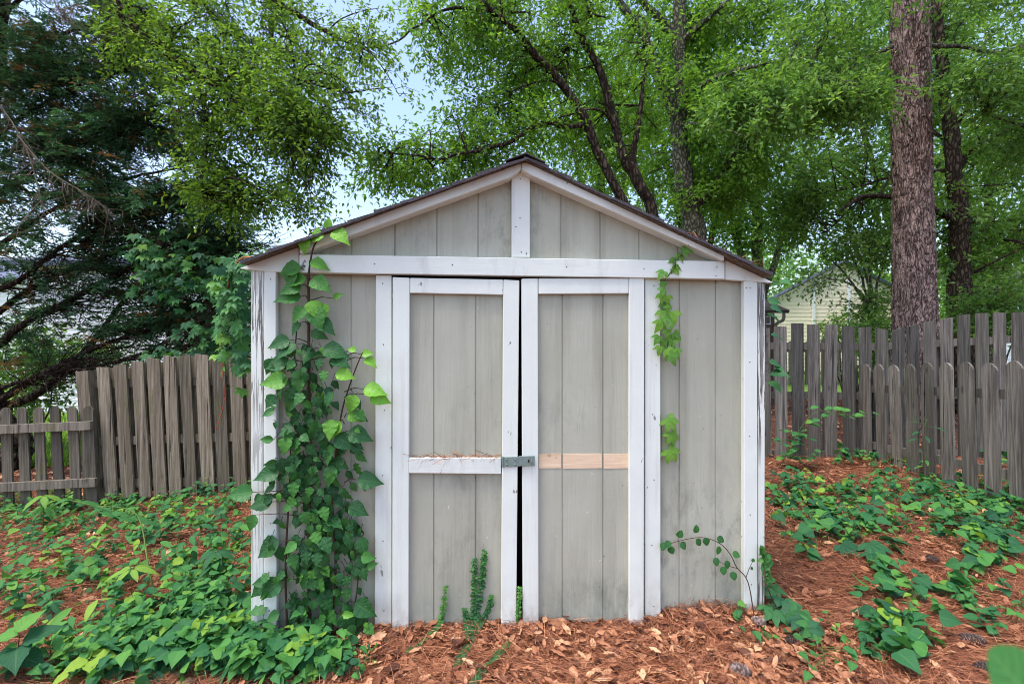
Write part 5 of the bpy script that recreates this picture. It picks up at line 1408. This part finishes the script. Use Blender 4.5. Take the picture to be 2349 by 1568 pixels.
def weeds(acc, stacc, pts, h0, h1, tpls, s0, s1, tint, nl=(5, 10)):
    for p in pts:
        h = rng.uniform(h0, h1); n = int(rng.integers(*nl)); b0 = np.array([p[0], p[1], float(gh(p[0], p[1]))]); lean = rng.normal(0, .25, 2)*h
        tip = b0 + [lean[0], lean[1], h]; stacc.append((p, tip)); tp = tpls[rng.integers(len(tpls))]; t0 = np.clip(rng.normal(tint, .2), 0, 1)
        z = np.linspace(.35, 1, n); az = np.arange(n)*2.4 + rng.uniform(0, 6)
        q = b0 + (tip - b0)*z[:, None]
        ax = np.stack([np.cos(az), np.sin(az), rng.normal(-.05, .3, n)], -1)
        s_, a_, n_ = frames(ax, np.array([0, -.2, 1.0]) + rng.normal(0, .25, (n, 3)))
        acc.inst(tp, q, s_, a_, n_, rng.uniform(s0, s1, n)*(1.15 - .45*z), np.clip(t0 + .22*(z - .5) + rng.normal(0, .06, n), 0, .9))
lf, sl = Acc(), []
# left side: small pointed leaves, dense toward the shed foot
LK = .75
L1 = [(480, 1480, 140, 80, 330), (330, 1500, 180, 80, 300), (650, 1530, 150, 50, 240), (540, 1390, 60, 90, 130), (440, 1350, 100, 70, 120), (150, 1540, 170, 50, 170), (800, 1540, 60, 40, 50), (120, 1180, 140, 50, 80), (300, 1175, 150, 34, 70), (480, 1150, 100, 40, 80), (520, 1230, 60, 60, 70), (340, 1270, 140, 60, 56), (100, 1290, 120, 60, 70), (60, 1400, 90, 60, 60), (250, 1400, 140, 70, 80), (30, 1230, 60, 50, 40), (560, 1130, 30, 25, 30), (-200, 1400, 200, 160, 200)]
cover(lf, sl, OVATE, blobpts(L1, .36), .02, .10, .03, .07, .42, .26, .4)
cover(lf, sl, ROUND, blobpts(L1, .30), .02, .09, .024, .05, .5, .3, .5)
cover(lf, sl, OVATE, blobpts([(90, 1195, 130, 34, 50), (330, 1185, 160, 34, 50), (300, 1300, 200, 60, 26), (120, 1360, 140, 60, 26), (480, 1170, 90, 40, 40)], .55), .03, .14, .04, .085, .75, .18, .4)
weeds(lf, sl, blobpts([(120, 1200, 180, 50, 30), (330, 1200, 160, 50, 24), (300, 1290, 220, 60, 18), (150, 1380, 180, 60, 16), (480, 1330, 90, 110, 40), (400, 1440, 140, 60, 40), (520, 1450, 70, 60, 26), (230, 1520, 200, 50, 34), (640, 1520, 140, 40, 26), (500, 1150, 80, 30, 22), (250, 1160, 180, 24, 30), (80, 1170, 110, 24, 20)], 1.0), .06, .2, (OVATE, LANCE, OVATE, ROUND), .045, .085, .55)
L2 = [(500, 1470, 130, 80, 120), (380, 1520, 160, 50, 110), (640, 1540, 130, 30, 80), (200, 1220, 200, 60, 60), (420, 1200, 140, 50, 60), (120, 1330, 120, 60, 40)]
cover(lf, sl, HEART, blobpts(L2), .03, .12, .045, .08, .5, .22)
cover(lf, sl, LANCE, blobpts([(150, 1180, 170, 50, 50), (350, 1250, 120, 70, 36), (300, 1480, 200, 80, 50), (100, 1450, 100, 80, 24), (480, 1330, 80, 80, 40)]), .05, .16, .08, .13, .6, .25)
stems_build(sl, lf)
tag(lf.build('ground_cover', MAT['cover_leaf']), 'mixed low green weeds covering the ground left of the shed', 'ground cover', kind='stuff')
lf, sl = Acc(), []
R1 = [(1810, 1130, 60, 40, 60), (1880, 1150, 80, 40, 70), (1960, 1180, 70, 40, 60), (1830, 1200, 60, 40, 40), (1930, 1225, 60, 30, 30), (2060, 1120, 70, 40, 50), (2150, 1160, 90, 40, 70), (2260, 1130, 80, 40, 70), (2320, 1180, 60, 50, 60), (2220, 1220, 80, 40, 46), (2050, 1060, 70, 22, 40), (1960, 1050, 60, 20, 30), (1845, 1265, 34, 26, 16), (1890, 1245, 26, 20, 8), (2260, 1270, 50, 30, 22), (2330, 1290, 40, 40, 20), (2480, 1200, 140, 120, 80)]
cover(lf, sl, HEART, blobpts(R1, .62), .03, .12, .05, .10, .38, .24, .35)
cover(lf, sl, ROUND, blobpts(R1, .4), .02, .10, .026, .05, .6, .25, .45)
weeds(lf, sl, blobpts([(1880, 1150, 120, 50, 22), (2060, 1120, 90, 40, 16), (2230, 1150, 130, 60, 40), (1960, 1220, 120, 40, 18), (2290, 1250, 70, 60, 20), (2240, 1400, 100, 60, 12), (1990, 1060, 80, 20, 14), (2060, 1480, 90, 50, 10)], 1.0), .05, .16, (OVATE, ROUND, HEART, LANCE), .04, .075, .5)
R2 = [(2010, 1320, 40, 26, 8), (2050, 1350, 60, 34, 12), (1990, 1380, 30, 24, 6), (2090, 1365, 40, 30, 8), (2180, 1360, 60, 30, 11), (2220, 1320, 50, 26, 10), (2050, 1460, 60, 30, 13), (2090, 1500, 60, 34, 14), (2030, 1520, 40, 24, 7), (2130, 1470, 40, 26, 7), (2020, 1425, 30, 12, 4)]
cover(lf, sl, HEART, blobpts(R2), .04, .11, .055, .105, .5, .2, .4)
cover(lf, sl, OVATE, blobpts([(1920, 1160, 160, 60, 90), (2200, 1170, 150, 60, 110), (2080, 1220, 80, 26, 40), (2280, 1400, 70, 40, 26), (1900, 1480, 60, 40, 16), (2050, 1490, 80, 50, 30), (1770, 1470, 60, 30, 8), (1690, 1420, 10, 8, 5), (2210, 1130, 200, 60, 60)]), .015, .08, .03, .06, .62)
cover(lf, sl, PALM5, blobpts([(1945, 1265, 14, 8, 2), (1995, 1275, 20, 8, 3), (2045, 1255, 24, 8, 3), (2230, 1225, 40, 22, 7), (2150, 1120, 40, 20, 5), (2300, 1060, 50, 30, 8)]), .03, .10, .10, .14, .15, .1)
stems_build(sl, lf)
tag(lf.build('ground_cover', MAT['cover_leaf']), 'heart leaved green creepers patching the litter right of the shed', 'ground cover', kind='stuff')

def seedling(name, label, base, stem_pts, leaves, tpl, mat='cover_leaf', r=.003):
    """leaves: (x, y, z, azimuth deg, pitch deg, size, tint) relative to base"""
    b = np.array(base, float); o = empty(name, b); tag(o, label, 'seedling' if name == 'seedling' else 'plant')
    st, lf = Acc(), Acc()
    sp_ = smooth_path([b + np.array(p) for p in stem_pts], 16); st.tube(sp_, np.linspace(r, r*.5, 16), 5)
    for x, y, z, az, pi_, s, tt in leaves:
        q = b + [x, y, z]; c = sp_[np.argmin(np.linalg.norm(sp_ - q, axis=1))]
        st.tube(np.array([c, q]), [r*.5, r*.35], 4)
        ax = np.array([[math.cos(R(az))*math.cos(R(pi_)), math.sin(R(az))*math.cos(R(pi_)), math.sin(R(pi_))]])
        s_, a_, n_ = frames(ax, np.array([[0, -.3, 1.0]])); lf.inst(tpl, q[None], s_, a_, n_, np.array([s]), np.array([tt]))
    st.build('stem', MAT['green_stem' if tt > .3 else 'vine_stem'], o, True, b); lf.build('leaves', MAT[mat], o, True, b)
    return o
def ring(n, z, s, tint, off=0, pitch=-10, rad=.012): return [(rad*math.cos(R(off + i*360/n)), rad*math.sin(R(off + i*360/n)), z, off + i*360/n, pitch, s*random.uniform(.85, 1.1), tint) for i in range(n)]
seedling('seedling', 'yellow green seedling with five rounded leaves near the bottom left edge', gp(210, 1560), [(0, 0, 0), (0, 0, .05), (0, 0, .09)], ring(5, .09, .085, .98, 20, 5), OVATE)
seedling('seedling', 'large seedling with broad dark and light leaves at the left frame edge', gp(40, 1560), [(0, 0, 0), (0, 0, .1), (.01, 0, .2)], [(0, 0, .2, 80, 35, .115, .8), (0, 0, .19, 190, 0, .11, .78), (.02, 0, .15, 40, 25, .14, .05), (0, 0, .14, 310, -5, .14, .05), (0, 0, .12, 220, -15, .13, .3), (.0, 0, .1, 0, -10, .12, .1)], OVATE)
seedling('sapling', 'bright lance leaved sapling in the middle of the left weeds', gp(302, 1380), [(0, 0, 0), (0, 0, .1), (.0, 0, .18)], ring(7, .18, .115, .9, 10, -5), LANCE)
seedling('sapling', 'blue green whorl leaved sapling left of the corner post', gp(495, 1330), [(0, 0, 0), (0, 0, .09), (.0, 0, .17)], ring(8, .17, .115, .15, 0, -12) + ring(5, .10, .10, .35, 30, -10), LANCE)
seedling('sapling', 'pale lance leaved sapling in front of the low left pickets', gp(100, 1215), [(0, 0, 0), (0, 0, .15), (.01, 0, .3)], ring(6, .3, .15, .85, 15, -15) + ring(6, .2, .15, .7, 40, -15), LANCE)
seedling('sapling', 'sapling with arching dark stem and leafy tip above the left weeds', gp(360, 1390), [(0, 0, 0), (-.12, .10, .16), (-.28, .25, .36), (-.4, .3, .42), (-.6, .3, .44)], [(-.3 - .06*i, .25 + .01*i, .37 + .012*i, 90 + (-1)**i*80 + random.uniform(-20, 20), -12, .16, .55) for i in range(9)], LANCE, r=.005)
seedling('seedling', 'light green climber tip beside the left corner post', gp(585, 1330), [(0, 0, 0), (-.03, -.01, .15), (0, 0, .32)], [(-.03, 0, .3, 160, 20, .085, .7), (0, 0, .33, 60, 60, .08, .75), (.0, 0, .24, 200, -10, .08, .5), (-.02, 0, .18, 330, 0, .075, .7), (-.03, 0, .12, 180, 0, .08, .6)], OVATE)
# pinnate sapling beside the right fence
b = gp(1790, 1075); b2 = np.array(b)
seedling('feathery_sapling', 'feathery pinnate sapling reaching over the gaps of the right board fence', b, [(0, 0, 0), (.1, -.05, .3), (.3, -.1, .62), (.55, -.12, .62), (.95, -.14, .58)], [(.02 + .028*i if i < 14 else .4 + .035*(i - 14), -.06 + random.uniform(-.06, .06), (.12 + .038*i if i < 14 else .66 - .004*(i - 14)) + random.uniform(-.05, .05), 90 + (-1)**i*95, -12, .085, random.uniform(.5, .8)) for i in range(30)] + [(random.uniform(-.05, .3), random.uniform(-.15, .1), random.uniform(.05, .45), random.uniform(0, 360), -10, .07, random.uniform(.3, .6)) for _ in range(46)], ROUND)
seedling('creeper_plant', 'dark creeper leaves threaded through the low right pickets', np.array([4.12, 4.75, .02]), [(0, 0, 0), (-.05, 0, .25), (-.08, 0, .5), (-.04, 0, .62)], [(-.12, 0, .5, 200, 0, .10, .1), (-.08, .05, .58, 120, 10, .10, .2), (-.1, -.05, .46, 250, -10, .1, .1), (-.06, .1, .62, 60, 10, .09, .3), (-.1, .05, .42, 170, -10, .1, .1), (-.06, -.1, .56, 290, 0, .1, .2), (-.05, 0, .22, 240, -10, .09, .7), (-.06, .02, .16, 160, -10, .09, .7)], LANCE)
seedling('seedling', 'light green young plant at the foot of the left board fence', gp(560, 1075), [(0, 0, 0), (-.05, 0, .2), (-.1, -.05, .35)], [(random.uniform(-.25, .12), random.uniform(-.15, .1), random.uniform(.1, .38), random.uniform(0, 360), -10, .09, random.uniform(.3, .8)) for _ in range(26)], OVATE)
seedling('seedling', 'sprig of small oval leaves in the litter below the right corner', gp(1890, 1540), [(0, 0, 0), (0, 0, .06), (0, .02, .12)], [(random.uniform(-.12, .12), random.uniform(-.1, .1), random.uniform(.05, .13), random.uniform(0, 360), -5, .05, random.uniform(.5, .7)) for _ in range(11)], OVATE)
# the big out of focus leaf close to the lens
b = at(2420, 1700, .55)
o = empty('near_leaf', b); tag(o, 'single large blurred green leaf poking in at the bottom right corner', 'leaf')
lf = Acc(); s_, a_, n_ = frames(np.array([[-.45, .25, .75]]), np.array([[.3, -.9, .25]]))
BIG = leaf_tpl([(0, .05), (.1, .3), (.25, .46), (.45, .52), (.65, .48), (.82, .36), (.94, .2), (1, .04)], 7, .08, .05)
lf.inst(BIG, at(2425, 1680, .36)[None], s_, a_, n_, np.array([.062]), np.array([.6])); lf.build('blade', MAT['cover_leaf'], o, True, b)
st = Acc(); st.tube(np.array([[.62, .55, .15], at(2460, 1740, .40), at(2425, 1680, .36)]), .002, 5); st.build('stalk', MAT['green_stem'], o, True, b)

# =================================================================== PINE CONES
MAT['cone'] = leaf_mat('pine_cone_scales', [(0, rgb(64, 52, 48)), (.6, rgb(120, 102, 96)), (1, rgb(168, 150, 142))], .0, 1, .8, .2)
cv = Acc()
nsc = 110
for i in range(nsc):
    tt = (i + .5)/nsc; ga = i*2.39996
    y = -.5 + tt; rad = .20*math.sqrt(max(.02, 1 - (y*1.75 + .10)**2))
    ax = norm(np.array([math.cos(ga), .75, math.sin(ga)])); 
    s_, a_, n_ = frames(ax[None], np.array([[math.cos(ga), -1.2, math.sin(ga)]]))
    SC = (np.array([[-.35, 0, 0], [.35, 0, 0], [.5, .7, .05], [.3, 1, .16], [-.3, 1, .16], [-.5, .7, .05], [0, .8, .34]], float), np.array([[0, 1, 2], [0, 2, 6], [0, 6, 5], [2, 3, 6], [3, 4, 6], [4, 5, 6]]), np.zeros((7, 2)))
    cv.inst(SC, np.array([[rad*math.cos(ga)*.75, y*.82, rad*math.sin(ga)*.75]]), s_, a_, n_, np.array([.15*(1 - .4*abs(y))]), np.array([random.uniform(.2, 1)]))
cv.tube(np.array([[0, -.45, 0], [0, -.2, 0], [0, .2, 0], [0, .38, 0]]), [.1, .17, .15, .04], 8, .1)
cone0 = cv.build('pine_cone', MAT['cone'])
where = ['large pine cone lying at the lower right below the heart leaves', 'pine cone beside the middle heart leaf patch', 'pine cone under the lowest heart leaf cluster', 'pine cone among the upper right ground creepers', 'pine cone in open litter right of the five leaflet creepers', 'pine cone just below the right corner post', 'pine cone in front of the corner creeper', 'pale weathered pine cone near the blurred corner leaf', 'grey pine cone at the bottom edge in front of the shed']
for i, (x, y) in enumerate([(2230, 1481), (1988, 1415), (2103, 1514), (2033, 1194), (2140, 1292), (1741, 1438), (1817, 1481), (2259, 1545), (1699, 1552)]):
    o = cone0 if i == 0 else cone0.copy()
    if i: COL.objects.link(o)
    p = gp(x, y); s = [.105, .09, .08, .09, .085, .085, .085, .085, .10][i]
    o.location = (p[0], p[1], float(gh(p[0], p[1])) + .028); o.scale = (s, s, s)
    o.rotation_euler = (random.uniform(-.2, .3), random.uniform(0, 3), [1.3, 1.7, .6, 1.5, 1.2, .5, 1.8, 1.4, 1.0][i])
    tag(o, where[i], 'pine cone', 'pine cones in the litter')
# needles caught on the door rail and on the roof
a = Acc()
def needles(pt, n, spread, dirv, wd=.0022):
    pt = np.array(pt); P_ = pt + rng.normal(0, 1, (n, 3))*np.array(spread)
    ax = norm(np.array(dirv) + rng.normal(0, .35, (n, 3))); s_, a_, n_ = frames(ax, rng.normal(0, 1, (n, 3)))
    Ln = rng.uniform(.06, .14, n); a.inst(NEEDLE, P_ - a_*Ln[:, None]*.5, s_, a_, n_, np.stack([np.full(n, wd), Ln, Ln], -1), np.clip(rng.normal(.55, .25, n), 0, 1))
for x in range(950, 1150, 12):
    c = wp(x, 1047, .036); needles(c, 6, (.02, .004, .002), (1, .1, 0))
for x, y in ((965, 1062), (985, 1066), (1020, 1066), (1115, 1056), (1110, 1040), (1135, 1040)): needles(wp(x, y, .05), 1, (.003, .001, .003), (.3, -.1, random.choice([-1, 1])))
tag(a.build('rail_needles', MAT['needle']), 'rusty pine needles caught on the left door rail', 'pine needles', kind='stuff')
a = Acc()
for (s, n) in ((.82, 70), (.9, 90), (1.0, 60), (1.12, 60), (.5, 20), (1.2, 40)):
    for _ in range(n):
        y = rng.uniform(-.08, .5); z = float(roofz(s)) + .012
        ss = s + rng.normal(0, .04); c = l2w(ss, y, float(roofz(ss)) + .012); needles(c, 1, (.01, .01, .006), (1, -.2, -.4))
tag(a.build('roof_needles', MAT['needle']), 'rusty pine needles lying on the right roof slope', 'pine needles', kind='stuff')

# =================================================================== CAMERA, LIGHT, SKY
cam = bpy.data.cameras.new('camera'); co = bpy.data.objects.new('camera', cam); COL.objects.link(co)
co.location = (0, 0, CAMZ); co.rotation_euler = (R(90), 0, 0)
cam.sensor_width = 36; cam.lens = 17.0; cam.clip_start = .05; cam.clip_end = 2000
cam.dof.use_dof = True; cam.dof.focus_distance = 2.6; cam.dof.aperture_fstop = 2.8
sc.camera = co
EL, AZ = R(70), R(235)       # sun high, behind the camera and a little left
w = bpy.data.worlds.new('World'); sc.world = w; w.use_nodes = True
nt = w.node_tree
sky = nt.nodes.new('ShaderNodeTexSky'); sky.sky_type = 'NISHITA'; sky.sun_disc = False
sky.sun_elevation = EL; sky.sun_rotation = AZ; sky.air_density = 1.0; sky.dust_density = 2.8; sky.ozone_density = 1.0
nt.links.new(sky.outputs[0], nt.nodes['Background'].inputs[0]); nt.nodes['Background'].inputs[1].default_value = .15
sl_ = bpy.data.lights.new('sun', 'SUN'); sl_.energy = 1.15; sl_.angle = R(18); sl_.color = (1, .97, .92)
so = bpy.data.objects.new('sun', sl_); COL.objects.link(so)
dirv = Vector((math.sin(AZ)*math.cos(EL), math.cos(AZ)*math.cos(EL), math.sin(EL)))
so.rotation_euler = (-dirv).to_track_quat('-Z', 'Y').to_euler()
vs = sc.view_settings; vs.view_transform = 'Standard'; vs.look = 'None'; vs.gamma = 1; vs.exposure = 1.4
sc.render.engine = 'CYCLES'
sc.cycles.max_bounces = 8; sc.cycles.diffuse_bounces = 4; sc.cycles.transmission_bounces = 6; sc.cycles.transparent_max_bounces = 4
sc.cycles.use_denoising = True
sc.cycles.filter_width = 0.9
try:
    sc.cycles.denoiser = 'OPENIMAGEDENOISE'
except Exception: pass
sc.cycles.sample_clamp_indirect = 6
